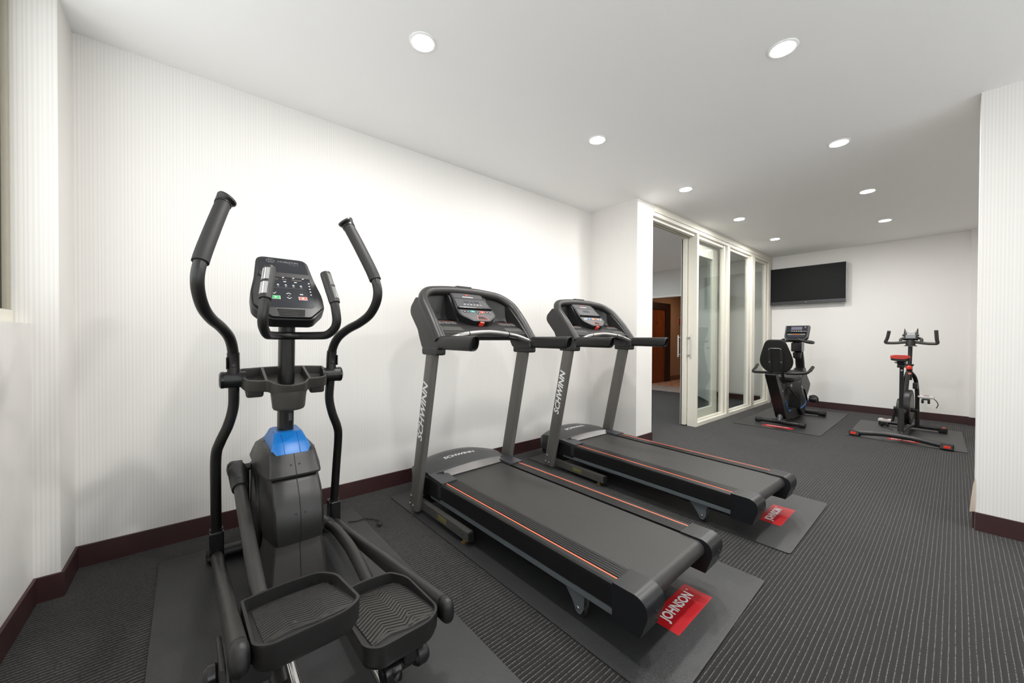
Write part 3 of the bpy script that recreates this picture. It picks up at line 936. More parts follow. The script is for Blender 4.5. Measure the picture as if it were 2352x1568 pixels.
# ---------------------------------------------------------------- elliptical trainer
def elliptical():
    YO = 1.7
    t = thing('elliptical_trainer', 'black elliptical trainer with blue collar and tall swing handles', 'elliptical', (.32, YO, 0))
    def E(x, y, z): return Vector((x, y-YO, z))
    zA = {-1: .411, 1: .282}
    # base
    add('front_stabilizer', tube(new(), [E(-.27, 2.315, .040), E(.27, 2.315, .040)], .031, 18), MATS['tube_black'], t)
    for s in (-1, 1):
        add('stabilizer_cap', lathe(new(), [(.033, -.02), (.033, .012), (.024, .02), (.002, .022)] if s > 0 else [(.033, .02), (.033, -.012), (.024, -.02), (.002, -.022)], E(s*.27, 2.315, .040), 'x', 18), MATS['black_matte'], t)
    bm = box(new(), -.04, .04, 1.60-YO, 2.30-YO, .035, .10)
    add('spine', bev(bm, .006), MATS['black_matte'], t)
    add('rear_stabilizer', tube(new(), [E(-.24, .70, .040), E(.24, .70, .040)], .031, 18), MATS['tube_black'], t)
    for s in (-1, 1):
        add('roller_rail', tube(new(), [E(s*.105, .68, .070), E(s*.105, 1.66, .088)], .0215, 18), MATS['chrome'], t)
    # housing: horizontal rounded sections stacked upward
    def ring(z, yr, hr, yc, hw, yf, hf):
        P = [(-hr, yr), (-hr*.55, yr-.004), (hr*.55, yr-.004), (hr, yr), (hr+.012, yr+.014), (hw, yc), (hw, yc+.12), (hw, yf-.12), (hf, yf), (0, yf+.01), (-hf, yf), (-hw, yf-.12), (-hw, yc+.12), (-hw, yc), (-hr-.012, yr+.014)]
        return [E(x, y, z) for x, y in P]
    sh = add('shroud', loft(new(), [ring(.258, 1.742, .070, 1.86, .104, 2.42, .05), ring(.263, 1.724, .076, 1.85, .110, 2.43, .05), ring(.31, 1.720, .080, 1.85, .115, 2.43, .05), ring(.37, 1.727, .082, 1.86, .117, 2.43, .05), ring(.43, 1.752, .082, 1.89, .116, 2.42, .05), ring(.485, 1.800, .079, 1.92, .109, 2.40, .05), ring(.52, 1.845, .074, 1.94, .102, 2.38, .05)]), MATS['shroud'], t, ang=40)
    sc = add('shroud_cap', loft(new(), [ring(.504, 1.832, .080, 1.94, .112, 2.38, .05), ring(.506, 1.812, .088, 1.94, .121, 2.385, .05), ring(.514, 1.812, .089, 1.94, .122, 2.385, .05), ring(.550, 1.845, .083, 1.95, .113, 2.36, .05), ring(.588, 1.872, .080, 1.96, .104, 2.32, .045), ring(.606, 1.905, .070, 1.98, .090, 2.26, .04), ring(.610, 1.95, .05, 2.0, .06, 2.22, .03)]), MATS['shroud'], t, ang=40)
    sf = add('shroud_foot', loft(new(), [ring(.03, 1.700, .10, 1.84, .118, 2.40, .05), ring(.10, 1.722, .095, 1.84, .116, 2.41, .05), ring(.268, 1.754, .078, 1.87, .100, 2.40, .05)]), MATS['tray_grey'], t, ang=40)
    # seam strips and screws on the rear face
    add('seam', tube(new(), [E(.004, 1.7195, .265), E(.004, 1.7155, .31), E(.004, 1.7225, .37), E(.004, 1.7475, .43), E(.004, 1.7955, .485), E(.004, 1.826, .508)], .0016, 6), MATS['black_deep'], sh)
    add('seam', tube(new(), [E(.004, 1.8075, .515), E(.004, 1.8405, .55), E(.004, 1.8675, .588)], .0016, 6), MATS['black_deep'], sc)
    add('seam', tube(new(), [E(.004, 1.703, .05), E(.004, 1.7185, .10), E(.004, 1.748, .26)], .0016, 6), MATS['black_deep'], sf)
    for x in (-.012, .02):
        bolt(sc, E(x, 1.8395, .55), (1, 0, 0), (0, .6, .8), .0040, 'screw', MATS['charcoal'])
        bolt(sh, E(x, 1.7235, .38), (1, 0, 0), (0, .3, .95), .0040, 'screw', MATS['charcoal'])
    # crank covers on both sides
    for s in (-1, 1):
        bm = lathe(new(), [(.205, 0), (.205, s*.010), (.195, s*.016), (.06, s*.020), (.002, s*.020)], E(s*.112, 2.13, .305), 'x', 40)
        add('crank_disc', bm, MATS['black_plastic'], t)
        zc = .49 if s < 0 else .118
        ca = add('crank_arm', tube(new(), [E(s*.146, 2.14, .305), E(s*.146, 2.14, zc)], .024, 14, (1, 0, 0), True, .012), MATS['black_matte'], t)
        add('crank_hub', cyl(new(), E(s*.12, 2.14, .305), E(s*.165, 2.14, .305), .032, 20), MATS['tube_black'], ca)
        add('crank_pin', cyl(new(), E(s*.13, 2.14, zc), E(s*.205, 2.14, zc), .016, 16), MATS['black_matte'], ca)
        # roller arm: crank to the roller on the rail
        if s < 0:
            pth = [E(-.182, 2.150, .492), E(-.182, 2.05, .470), E(-.180, 1.75, .395), E(-.175, 1.38, .300), E(-.165, 1.20, .245), E(-.150, 1.07, .165)]
        else:
            pth = [E(.182, 2.160, .118), E(.182, 2.06, .150), E(.180, 1.88, .190), E(.176, 1.65, .205), E(.170, 1.42, .182), E(.160, 1.22, .158), E(.150, 1.07, .150)]
        pp = smooth_path(pth, 6)
        ra = add('roller_arm', tube(new(), pp, .0225, 16), MATS['arm_grey'], t)
        k = 5
        add('joint_sleeve', tube(new(), pp[:9], [.030, .035, .036, .036, .035, .034, .033, .032, .029], 20), MATS['black_plastic'], ra)
        add('joint_cap', lathe(new(), [(.034, -s*.03), (.036, s*.008), (.034, s*.016), (.024, s*.026), (.002, s*.030)], E(s*.190, 2.145, zc), 'x', 18), MATS['black_plastic'], ra)
        for q in (3, 7):
            bolt(ra, pp[q]+Vector((0, -.014, .026)), (1, 0, 0), (0, .9, .4), .005, 'screw', MATS['black_deep'])
        add('roller_axle', cyl(new(), E(s*.08, 1.055, .132), E(s*.20, 1.055, .132), .0185, 16), MATS['black_plastic'], ra)
        add('roller', lathe(new(), [(.026, -.026), (.036, -.022), (.034, -.008), (.030, 0), (.034, .008), (.036, .022), (.026, .026)], E(s*.108, 1.055, .128), 'x', 26), MATS['black_gloss'], ra)
        add('axle_cap', lathe(new(), [(.024, -s*.022), (.032, -s*.012), (.032, s*.012), (.026, s*.022), (.002, s*.024)], E(s*.20, 1.055, .132), 'x', 22), MATS['black_plastic'], ra)
        add('roller_guard', bbox(s*.158-.020, s*.158+.020, 1.02-YO, 1.12-YO, .140, .215, .012, 3), MATS['black_matte'], ra)
        # swing arm from grip to foot joint
        pth = [E(s*.238, 1.892, 1.636), E(s*.275, 1.81, 1.505), E(s*.311, 1.733, 1.365), E(s*.319, 1.728, 1.285), E(s*.306, 1.775, 1.215), E(s*.281, 1.847, 1.172), E(s*.245, 1.925, 1.138), E(s*.215, 1.985, 1.095), E(s*.201, 2.025, 1.035), E(s*.199, 2.038, .96), E(s*.197, 2.050, .87), E(s*.198, 2.070, .785), E(s*.216, 2.083, .705), E(s*.244, 2.100, .630), E(s*.257, 2.128, .565), E(s*.257, 2.165, .40), E(s*.254, 2.205, .165)]
        pp = smooth_path(pth, 6)
        sa = add('swing_arm', tube(new(), pp, .0205, 18), MATS['tube_black'], t)
        gp_ = pp[:13]
        add('foam_grip', tube(new(), gp_, [.0262]*13, 20), MATS['foam_black'], sa)
        d = (pp[0]-pp[1]).normalized()
        out = Vector((-s*.6, -.5, .2))
        c0 = pp[0]
        bm = tube(new(), [c0-d*.012, c0+d*.004, c0+d*.018+out*.010, c0+d*.024+out*.014], [.0285, .029, .036, .0345], 20)
        add('grip_end', bm, MATS['black_plastic'], sa)
        sv = smooth_path([E(s*.200, 2.028, 1.030), E(s*.199, 2.036, .99), E(s*.199, 2.038, .935)], 4)
        sl = add('arm_sleeve', tube(new(), sv, .0228, 18), MATS['tube_black'], sa)
        bolt(sa, E(s*.199, 2.0145, .975), (1, 0, 0), (0, 0, 1), .008, 'bolt', MATS['charcoal'])
        patch('lock_clip', E(s*.222, 2.032, .985), (0, s, 0), (0, 0, 1), .03, .05, MATS['black_matte'], sa, .003)
        pv = add('pivot_tube', lathe(new(), [(.0345, 0), (.0355, s*.004), (.0355, s*.075), (.034, s*.078)], E(s*.155, 2.040, .912), 'x', 28), MATS['black_plastic'], t)
        add('pivot_cap', lathe(new(), [(.0365, 0), (.037, s*.004), (.036, s*.012), (.028, s*.017), (.002, s*.018)], E(s*.232, 2.040, .912), 'x', 28), MATS['black_gloss'], pv)
        # foot joint bracket
        jb = add('foot_joint', bbox(s*.254-.027, s*.254+.027, 2.165-YO, 2.245-YO, .055, .205, .012, 3), MATS['black_gloss'], sa)
        add('joint_collar', tube(new(), [E(s*.254, 2.203, .178), E(s*.254, 2.199, .212)], .0255, 18), MATS['black_plastic'], sa)
        for q in (-1, 1):
            bolt(sa, E(s*.254+q*.027, 2.195, .075), (0, q, 0), (0, 0, 1), .012, 'pivot_bolt', MATS['black_matte'])
        # pedal arm, round at the joint and deep oval at the pedal end
        a0, a1 = E(s*.254, 2.205, .085), E(s*.253, .985, zA[s]-.002)
        pp = [a0+(a1-a0)*q for q in (0, .05, .3, .6, .85, 1)]
        pa = add('pedal_arm', tube(new(), pp, [.020, .0225, .0215, .0205, .020, .020], 22, (0, 0, 1), True, [.0215, .0225, .025, .031, .035, .036], power=.85), MATS['arm_grey'], t)
        dd_ = (a1-a0).normalized()
        bm = tube(new(), [a1-dd_*.014, a1-dd_*.004, a1+dd_*.010, a1+dd_*.018, a1+dd_*.024, a1+dd_*.027], [.0208, .0210, .0200, .0175, .0125, .005], 24, (0, 0, 1), True, [.0368, .0370, .0355, .032, .025, .012], power=.85)
        add('arm_end_cap', bm, MATS['black_plastic'], pa, ang=178)
        add('arm_collar', tube(new(), [a0+dd_*.01, a0+dd_*.04], .0255, 18), MATS['black_plastic'], pa)
        # plate and knob on the outside of the arm end
        c = a0+(a1-a0)*.88
        bm = bbox(-.006, .006, -.11, .11, -.052, -.012, .004)
        add('adjust_plate', bm, MATS['charcoal_dark'], pa, mtx=Matrix.Translation(c+Vector((s*.026, 0, -.012))) @ Matrix.Rotation(math.atan2(dd_.z, dd_.y)+math.pi, 4, 'X'))
        lettering('ADJUST', c+Vector((s*.0325, 0, -.045)), (0, s, 0), (0, 0, 1), .010, MATS['grey_print'], pa, width=.07, name='plate_print')
        add('adjust_knob', lathe(new(), [(.020, 0), (.024, s*.006), (.024, s*.020), (.016, s*.028), (.002, s*.029)], c+Vector((s*.031, -.03, -.055)), 'x', 20), MATS['black_gloss'], pa)
        # pedal: deep toe wall, shallow heel, chevron tread
        x0, x1 = (-.232, .006) if s < 0 else (.006, .232)
        yf, yb = 1.278, .952
        zf, zb = (.368, .434) if s < 0 else (.277, .300)
        pl = round_poly([(x0, yb+.025), (x0+.03, yb-.008), (x1-.045, yb-.004), (x1, yb+.035), (x1, yf-.07), (x1-.035, yf), (x0+.10, yf+.012), (x0, yf-.008)], [.02, .03, .03, .03, .03, .025, .05, .012], 5)
        def zt(y): return zb+(zf-zb)*((y-yb)/(yf-yb))
        bm = new()
        def rg(f, dz, dzr=None):
            cx, cy = (x0+x1)/2, (yf+yb)/2
            out_ = []
            for x, y in pl:
                xx, yy = cx+(x-cx)*f, cy+(y-cy)*(1-(1-f)*.66)
                k_ = (yy-yb)/(yf-yb)
                q = dz if dzr is None else dz*k_+dzr*(1-k_)
                out_.append(E(xx, yy, zt(yy)+q))
            return out_
        loft(bm, [rg(.90, -.064), rg(.95, -.061), rg(.985, -.048), rg(1.0, -.006), rg(.992, 0), rg(.935, 0), rg(.925, -.003), rg(.91, -.036, -.004)])
        pd = add('pedal', bm, MATS['charcoal_dark'], t, ang=45)
        # chevron ridges
        bm = new()
        cxm = (x0+x1)/2
        hw = (x1-x0)*.405
        def tz(y): return zt(y)+(-.036*((y-yb)/(yf-yb))-.004*(1-(y-yb)/(yf-yb)))+.0006
        nr = 19
        for i in range(nr):
            yb_ = yb+.008+i*(yf-yb-.030)/(nr-1)
            pts = []
            for fx, dy in ((-1, -.030), (-.42, .012), (.10, -.012), (.42, .016), (1, -.012)):
                pts.append((cxm+hw*fx, min(max(yb_+dy, yb+.022), yf-.026)))
            for (ax_, ay), (bx, by) in zip(pts, pts[1:]):
                if abs(ay-by) < 1e-5 and (ay <= yb+.0225 or ay >= yf-.0265): continue
                wv_ = .0068
                q = [(ax_, ay-wv_), (bx, by-wv_), (bx, by+wv_), (ax_, ay+wv_)]
                vb = [bm.verts.new(E(x, y, tz(y)-.001)) for x, y in q]
                vt = [bm.verts.new(E(x, cy_, tz(cy_)+.0030)) for (x, y), cy_ in zip(q, (ay-.0054, by-.0054, by+.0054, ay+.0054))]
                bm.faces.new(vt)
                for a_ in range(4):
                    b_ = (a_+1) % 4
                    bm.faces.new((vb[a_], vb[b_], vt[b_], vt[a_]))
        add('tread', bm, MATS['pedal_grey'], pd, smooth=False)
        add('pedal_mount', bbox(s*.215-.05, s*.215+.03, 1.04-YO, 1.20-YO, (zf+zb)/2-.115, (zf+zb)/2-.056, .01), MATS['black_matte'], pd)
        bolt(pd, E((x0+x1)/2+s*.03, yb+.07, tz(yb+.07)+.001), (1, 0, 0), (0, 1, 0), .006, 'screw', MATS['charcoal'])
    # blue collar at the mast foot
    def rr(z, hx, ya, yb_, ch): return [E(x, y, z) for x, y in ((-hx, ya+ch), (-hx+ch, ya), (hx-ch, ya), (hx, ya+ch), (hx, yb_-ch), (hx-ch, yb_), (-hx+ch, yb_), (-hx, yb_-ch))]
    cl = add('blue_collar', loft(new(), [rr(.580, .080, 1.872, 2.20, .022), rr(.590, .0805, 1.870, 2.20, .022), rr(.624, .071, 1.905, 2.17, .018), rr(.634, .066, 1.922, 2.16, .016), rr(.662, .057, 1.968, 2.13, .014), rr(.665, .052, 1.974, 2.125, .012)]), MATS['blue'], t, ang=25)
    for s in (-1, 1):
        add('collar_seam', tube(new(), [E(s*.030, 1.8695, .592), E(s*.030, 1.9045, .624), E(s*.030, 1.9215, .634), E(s*.032, 1.964, .660)], .0012, 6), mat('blue_dark', (14, 80, 150), .5), cl)
    # mast
    ms = add('mast', tube(new(), [E(0, 2.060, .56), E(0, 2.050, .70), E(0, 2.022, 1.00), E(0, 2.006, 1.20)], .033, 26, (0, 1, 0), True, .047, power=.8), MATS['tube_black'], t)
    for j in range(4):
        patch('spec_print', E(.006+j*.0035, 1.9985+.0005*j, .728), (0, 0, 1), (-1, 0, 0), .030 if j % 2 else .036, .002, MATS['dim_print'], ms, .0006)
        patch('spec_print', E(.006+j*.0035, 1.9970+.0005*j, .768), (0, 0, 1), (-1, 0, 0), .026, .002, MATS['dim_print'], ms, .0006)
    # accessory tray with cup well, tilted to the user
    outl = [(.172-.344*k/8, 2.112+.018*(1-(1-k/4)**2)) for k in range(9)]          # back edge, right to left
    outl += [(-.180, 2.075), (-.176, 2.02), (-.160, 1.972), (-.128, 1.953), (-.092, 1.950)]
    for k in range(9):
        a_ = math.radians(195+k*18.75)
        outl.append((.082*math.cos(a_), 1.962+.082*math.sin(a_)))
    outl += [(.092, 1.950), (.128, 1.953), (.160, 1.972), (.176, 2.02), (.180, 2.075)]
    outl = [(p.x, p.y) for p in smooth_path([(x, y, 0) for x, y in outl+outl[:1]], 3)][:-1]
    def inset(P, d):
        out_ = []
        for k in range(len(P)):
            a_, c_ = Vector((*P[k-1], 0)), Vector((*P[(k+1) % len(P)], 0))
            tn = (c_-a_).normalized()
            out_.append((P[k][0]-tn.y*d, P[k][1]+tn.x*d))
        return out_
    if abs(inset(outl, .01)[4][1]) > abs(outl[4][1]): sg = -1
    else: sg = 1
    def tr(d, z): return [E(x, y, z) for x, y in inset(outl, sg*d)]
    tilt = Matrix.Translation(E(0, 2.04, .925)) @ Matrix.Rotation(math.radians(17), 4, 'X') @ Matrix.Translation(-E(0, 2.04, .925))
    ty = add('accessory_tray', loft(new(), [tr(.010, .878), tr(.003, .880), tr(0, .888), tr(0, .930), tr(.002, .9335), tr(.009, .9335), tr(.0115, .930), tr(.016, .896)]), MATS['tray_grey'], t, mtx=tilt, ang=40)
    for s in (-1, 1):
        add('tray_divider', bbox(s*.086-.006, s*.086+.006, 1.955-YO, 2.118-YO, .895, .9335, .003), MATS['tray_grey'], ty, mtx=tilt)
        add('pocket', bbox(min(s*.158, s*.092), max(s*.158, s*.092), 1.968-YO, 2.09-YO, .846, .882, .014, 3), MATS['tray_grey'], ty, mtx=tilt)
    bm = lathe(new(), [(.050, .0), (.060, .004), (.065, .014), (.0705, .07), (.0715, .085)], E(0, 1.963, .770), seg=40)
    add('cup_well', bm, MATS['tray_grey'], ty)

    # fixed pulse bar with contact plates
    pts = [(-.102, 1.741, 1.366), (-.123, 1.683, 1.243), (-.134, 1.682, 1.150), (-.112, 1.745, 1.108), (-.078, 1.862, 1.106), (-.04, 1.945, 1.106), (.04, 1.945, 1.106), (.078, 1.862, 1.106), (.112, 1.745, 1.108), (.134, 1.682, 1.150), (.123, 1.683, 1.243), (.102, 1.741, 1.366)]
    pb = add('pulse_bar', tube(new(), fillet([E(*p) for p in pts], .06, 6), .0175, 18), MATS['tube_black'], t)
    for s in (-1, 1):
        g0, g1 = E(s*.123, 1.683, 1.243), E(s*.1005, 1.745, 1.374)
        gr = add('pulse_grip', tube(new(), [g0, g0+(g1-g0)*.06, g0+(g1-g0)*.94, g1], [.0205, .0215, .0215, .0195], 22), MATS['charcoal'], pb)
        ax = (g1-g0).normalized()
        outv = Vector((s*.85, -.7, .3)); outv = (outv-ax*outv.dot(ax)).normalized(); sd = ax.cross(outv)
        for f0, f1 in ((.10, .46), (.54, .90)):
            rings = []
            for k in range(9):
                a_ = math.radians(-50+k*12.5)
                dv = outv*math.cos(a_)+sd*math.sin(a_)
                rings.append([g0+(g1-g0)*f0+dv*.0212, g0+(g1-g0)*f0+dv*.0226, g0+(g1-g0)*f1+dv*.0226, g0+(g1-g0)*f1+dv*.0212])
            add('contact_plate', loft(new(), rings), MATS['chrome'], gr)
    # console
    O = E(0, 1.882, 1.178)
    u = Vector((0, .273, .327)).normalized()
    M = frame(O, (1, 0, 0), u)
    nn = Vector((1, 0, 0)).cross(u)
    def on(x, tt, n_=0.): return O+Vector((x, 0, 0))+u*tt+nn*n_
    poly = round_poly([(-.085, 0), (.085, 0), (.143, .070), (.145, .15), (.124, .258), (.106, .405), (-.106, .405), (-.124, .258), (-.145, .15), (-.143, .070)], [.02, .02, .02, .03, .02, .035, .035, .02, .03, .02], 5)
    bm = prism(new(), poly, 'z', -.058, 0)
    bev(bm, .009, 3, 60)
    cn = add('console', bm, MATS['black_plastic'], t, mtx=M)
    bm = prism(new(), round_poly([(-.10, .02), (.10, .02), (.10, .36), (-.10, .36)], .03), 'z', -.075, -.045)
    add('console_back', bm, MATS['black_plastic'], cn, mtx=M)
    bm = prism(new(), round_poly([(-.074, .004), (.074, .004), (.136, .074), (.136, .15), (.118, .250), (-.118, .250), (-.136, .15), (-.136, .074)], [.01, .01, .01, .02, .01, .01, .02, .01], 4), 'z', 0, .012)
    bev(bm, .003, 2, 60)
    add('key_panel', bm, MATS['black_plastic'], cn, mtx=M)
    patch('screen_overlay', on(0, .165, .012), (1, 0, 0), u, 0, 0, MATS['screen_overlay'], cn, .001, poly=round_poly([(-.108, -.085), (-.085, -.105), (.085, -.105), (.108, -.085), (.110, -.03), (.098, .085), (-.098, .085), (-.110, -.03)], .008))
    patch('media_window', on(0, .330, 0), (1, 0, 0), u, 0, 0, MATS['screen_overlay'], cn, .002, poly=round_poly([(-.105, -.064), (.105, -.064), (.094, .064), (-.094, .064)], .02))
    patch('media_ledge', on(0, .270, .003), (1, 0, 0), u, .205, .030, MATS['charcoal'], cn, .008, .006)
    lettering('HORIZON', on(.022, .372, .002), (1, 0, 0), u, .014, MATS['dim_print'], cn, width=.085, bold=.02)
    lettering('FITNESS', on(.045, .356, .002), (1, 0, 0), u, .005, MATS['dim_print'], cn, width=.04)
    bm = new()
    tube(bm, [Vector((.016*math.cos(a_), .016*math.sin(a_)*.8, .0025)) for a_ in (2*math.pi*k/18 for k in range(19))], .0018, 6)
    for x in (-.006, 0, .006): box(bm, x-.0012, x+.0012, -.009, .009, .0015, .0035)
    add('emblem', bm, MATS['dim_print'], cn, mtx=frame(on(-.052, .372, 0), (1, 0, 0), u))
    Zs = .0135
    for x, txt, wv_ in ((-.050, '888', .034), (-.008, '88', .020), (.042, '8888', .042)):
        lettering(txt, on(x, .236, Zs), (1, 0, 0), u, .012, mat('led_off', (84, 74, 70), .4), cn, width=wv_, name='led_digits')
    for x in (-.055, -.012, .030, .070): patch('icon', on(x, .250, Zs), (1, 0, 0), u, .008, .004, MATS['white_print'], cn, .0005, .0015)
    for x in (-.055, -.008, .036): patch('icon', on(x, .222, Zs), (1, 0, 0), u, .011, .004, MATS['white_print'], cn, .0005, .0015)
    for k in range(5):
        x = -.068+k*.031
        patch('icon', on(x, .200, Zs), (1, 0, 0), (0.3*(k % 2), u.y, u.z), .009, .009, MATS['white_print'], cn, .0005, poly=[(-.005, -.004), (0, -.001), (.005, -.004), (.002, .001), (.004, .005), (0, .002), (-.004, .005), (-.002, .001)])
        patch('icon', on(x, .190, Zs), (1, 0, 0), u, .007, .002, MATS['grey_print'], cn, .0005)
        patch('icon', on(.092, .222-k*.019, Zs), (1, 0, 0), u, .006, .006, MATS['white_print'], cn, .0005, .002)
    patch('divider_line', on(-.006, .180, Zs), (1, 0, 0), u, .150, .0012, MATS['dim_print'], cn, .0005)
    gk = patch('start_key', on(-.052, .118, Zs-.0003), (1, 0, 0), u, .034, .020, MATS['white_print'], cn, .0012)
    patch('key_face', on(-.052, .118, Zs+.0009), (1, 0, 0), u, .031, .017, MATS['green_key'], cn, .0008)
    patch('key_mark', on(-.052, .118, Zs+.0017), (1, 0, 0), u, 0, 0, MATS['white_print'], cn, .0005, poly=[(-.004, -.004), (.005, 0), (-.004, .004)])
    patch('stop_key', on(.055, .118, Zs-.0003), (1, 0, 0), u, .034, .020, MATS['white_print'], cn, .0012)
    patch('key_face', on(.055, .118, Zs+.0009), (1, 0, 0), u, .031, .017, MATS['red_key'], cn, .0008)
    patch('key_mark', on(.055, .118, Zs+.0017), (1, 0, 0), u, .008, .008, MATS['white_print'], cn, .0005, .002)
    chev = [(-.009, -.004), (0, .003), (.009, -.004), (.009, -.0015), (0, .0055), (-.009, -.0015)]
    patch('up_mark', on(0, .145, Zs), (1, 0, 0), u, 0, 0, MATS['white_print'], cn, .0006, poly=chev)
    patch('down_mark', on(0, .118, Zs), (-1, 0, 0), -u, 0, 0, MATS['white_print'], cn, .0006, poly=chev)
    patch('ring_mark', on(0, .131, Zs), (1, 0, 0), u, .008, .008, MATS['dim_print'], cn, .0006, .0039)
    patch('tick_mark', on(-.055, .144, Zs), (1, 0, 0), u, 0, 0, MATS['white_print'], cn, .0006, poly=[(-.006, 0), (-.002, -.005), (.007, .006), (.006, .007), (-.002, -.0022), (-.005, .001)])
    patch('loop_mark', on(.052, .144, Zs), (1, 0, 0), u, .014, .006, MATS['grey_print'], cn, .0006, .0028)
    gf = patch('fan_grille', on(0, .026, .012), (1, 0, 0), u, 0, 0, MATS['dim_print'], cn, .0008, poly=round_poly([(-.050, -.022), (.050, -.022), (.058, .026), (-.058, .026)], .006))
    patch('fan_opening', on(0, .026, .0126), (1, 0, 0), u, 0, 0, MATS['black_deep'], cn, .0008, poly=round_poly([(-.048, -.020), (.048, -.020), (.056, .024), (-.056, .024)], .006))
    for k in range(6):
        add('fan_slat', bbox(-.050-.001*k, .050+.001*k, .0085+k*.0072, .0115+k*.0072, .0128, .0160, .0008), MATS['charcoal'], cn, mtx=M)
    return t
elliptical()

# ---------------------------------------------------------------- recumbent bike (faces the back wall)
def recumbent():
    t = thing('recumbent_bike', 'black recumbent exercise bike with padded backrest and blue trim', 'exercise bike', (5.70, 1.445, 0))
    add('rear_stabilizer', tube(new(), [(0, -.235, .042), (0, .235, .042)], .026, 18), MATS['tube_black'], t)
    for s in (-1, 1):
        add('stabilizer_cap', tube(new(), [(0, s*.205, .040), (0, s*.21, .040), (0, s*.262, .040), (0, s*.268, .040)], [.027, .031, .031, .026], 18), MATS['black_matte'], t)
    add('stabilizer_saddle', tube(new(), smooth_path([(0, -.075, .046), (0, 0, .052), (0, .075, .046)], 4), .031, 16), MATS['black_plastic'], t)
    add('neck', tube(new(), [(.0, 0, .055), (.055, 0, .17)], .030, 18), mat('neck_grey', (88, 88, 92), .35, .3), t)
    add('neck_collar', tube(new(), [(.035, 0, .135), (.06, 0, .185)], .037, 18), MATS['black_plastic'], t)
    # frame body: leaning rear slab, floor pan
    poly = round_poly([(-.405, .672), (-.335, .690), (-.262, .640), (.040, .300), (.150, .178), (.70, .160), (.88, .160), (.87, .055), (.125, .062), (.050, .085)], [.02, .03, .04, .06, .06, .03, .02, .02, .03, .03], 4)
    bm = prism(new(), poly, 'y', -.058, .058)
    bev(bm, .010, 3, 50)
    fr = add('frame', bm, MATS['black_plastic'], t)
    for s in (-1, 1):
        add('trim_strip', tube(new(), smooth_path([(.045, s*.052, .315), (.098, s*.057, .240), (.135, s*.058, .185), (.175, s*.057, .168), (.24, s*.054, .168)], 5), .0085, 8), MATS['blue_trim'], fr)
    # front housing
    poly = round_poly([(.565, .150), (.545, .37), (.600, .545), (.690, .655), (.80, .668), (.885, .610), (1.096, .458), (1.050, .400), (.850, .250), (.835, .150), (.83, .050), (.70, .050)], [.03, .04, .04, .04, .03, .03, .02, .02, .03, .02, .02, .03], 4)
    bm = prism(new(), poly, 'y', -.095, .095)
    bev(bm, .016, 3, 50)
    hs = add('housing', bm, MATS['charcoal_dark'], t)
    add('mast_shroud', loft(new(), [[(x, y, z) for x, y in ((.70, -.07), (.99, -.075), (.99, .075), (.70, .07))] for z in (.56, .60)]+[[(x, y, .690) for x, y in ((.90, -.05), (1.02, -.05), (1.02, .05), (.90, .05))]]), MATS['black_plastic'], t)
    for s in (-1, 1):
        add('trim_strip', tube(new(), smooth_path([(.56, s*.094, .166), (.70, s*.097, .180), (.815, s*.096, .205), (.845, s*.094, .27)], 5), .008, 8), MATS['blue_trim'], hs)
        add('side_badge', lathe(new(), [(.020, 0), (.020, s*.004), (.001, s*.006)], (.60, s*.097, .445), 'y', 16), MATS['steel'], hs)
    # cranks and pedals
    for s in (-1, 1):
        ex, ez = (.775, .262) if s < 0 else (.46, .60)
        ca = add('crank_arm', tube(new(), [(.617, s*.118, .429), (ex, s*.122, ez)], .011, 10), MATS['black_deep'], t)
        px, pz = ex+.06, ez+.0
        pd = add('pedal', loft(new(), [[(px+rx*math.cos(a), s*yy, pz+.006+rz*math.sin(a)) for a in (2*math.pi*k/18 for k in range(18))] for yy, rx, rz in ((.130, .030, .022), (.145, .055, .040), (.185, .062, .046), (.215, .048, .036), (.222, .02, .016))]), MATS['charcoal_dark'], t)
        add('pedal_strap', tube(new(), smooth_path([(px-.02, s*.135, pz+.045), (px+.01, s*.18, pz+.060), (px+.04, s*.218, pz+.03), (px+.055, s*.22, pz-.05)], 4), .007, 8), MATS['black_deep'], pd)
    # front stabilizer
    add('front_stabilizer', tube(new(), [(1.10, -.25, .045), (1.10, .25, .045)], .027, 18), MATS['tube_black'], t)
    for s in (-1, 1):
        add('stabilizer_cap', tube(new(), [(1.10, s*.185, .045), (1.10, s*.19, .045), (1.10, s*.265, .043), (1.10, s*.272, .043)], [.028, .035, .035, .030], 18), MATS['black_matte'], t)
    add('front_link', bbox(.80, 1.10, -.03, .03, .04, .10, .008), MATS['black_plastic'], t)
    # mast, cup holder, console
    add('mast', tube(new(), [(.985, 0, .62), (.93, 0, .80), (.86, 0, .95), (.77, 0, 1.09)], .045, 18, (0, 1, 0), True, .052, power=.8), MATS['black_plastic'], t)
    bm = lathe(new(), [(.038, 0), (.046, .01), (.050, .065), (.053, .085), (.048, .085), (.044, .02), (.002, .015)], (.79, 0, .830), seg=24)
    add('cup_holder', bm, MATS['black_gloss'], t)
    bm = bbox(.735, .89, -.062, .062, .925, 1.055, .018, 3)
    add('mast_head', bm, MATS['black_gloss'], t)
    O = Vector((.685, 0, 1.092)); u = Vector((.118, 0, .205)).normalized(); r = Vector((0, -1, 0))
    M = frame(O, r, u); nn = r.cross(u)
    def on(x, tt, n_=0.): return O+r*x+u*tt+nn*n_
    bm = prism(new(), round_poly([(-.095, 0), (.095, 0), (.136, .045), (.140, .235), (-.140, .235), (-.136, .045)], [.01, .01, .015, .012, .012, .015], 4), 'z', -.055, 0)
    bev(bm, .006, 2, 60)
    cn = add('console', bm, MATS['charcoal'], t, mtx=M)
    patch('face_panel', on(0, .122, 0), r, u, 0, 0, MATS['screen_overlay'], cn, .002, poly=round_poly([(-.085, -.112), (.085, -.112), (.118, -.075), (.122, .105), (-.122, .105), (-.118, -.075)], .008))
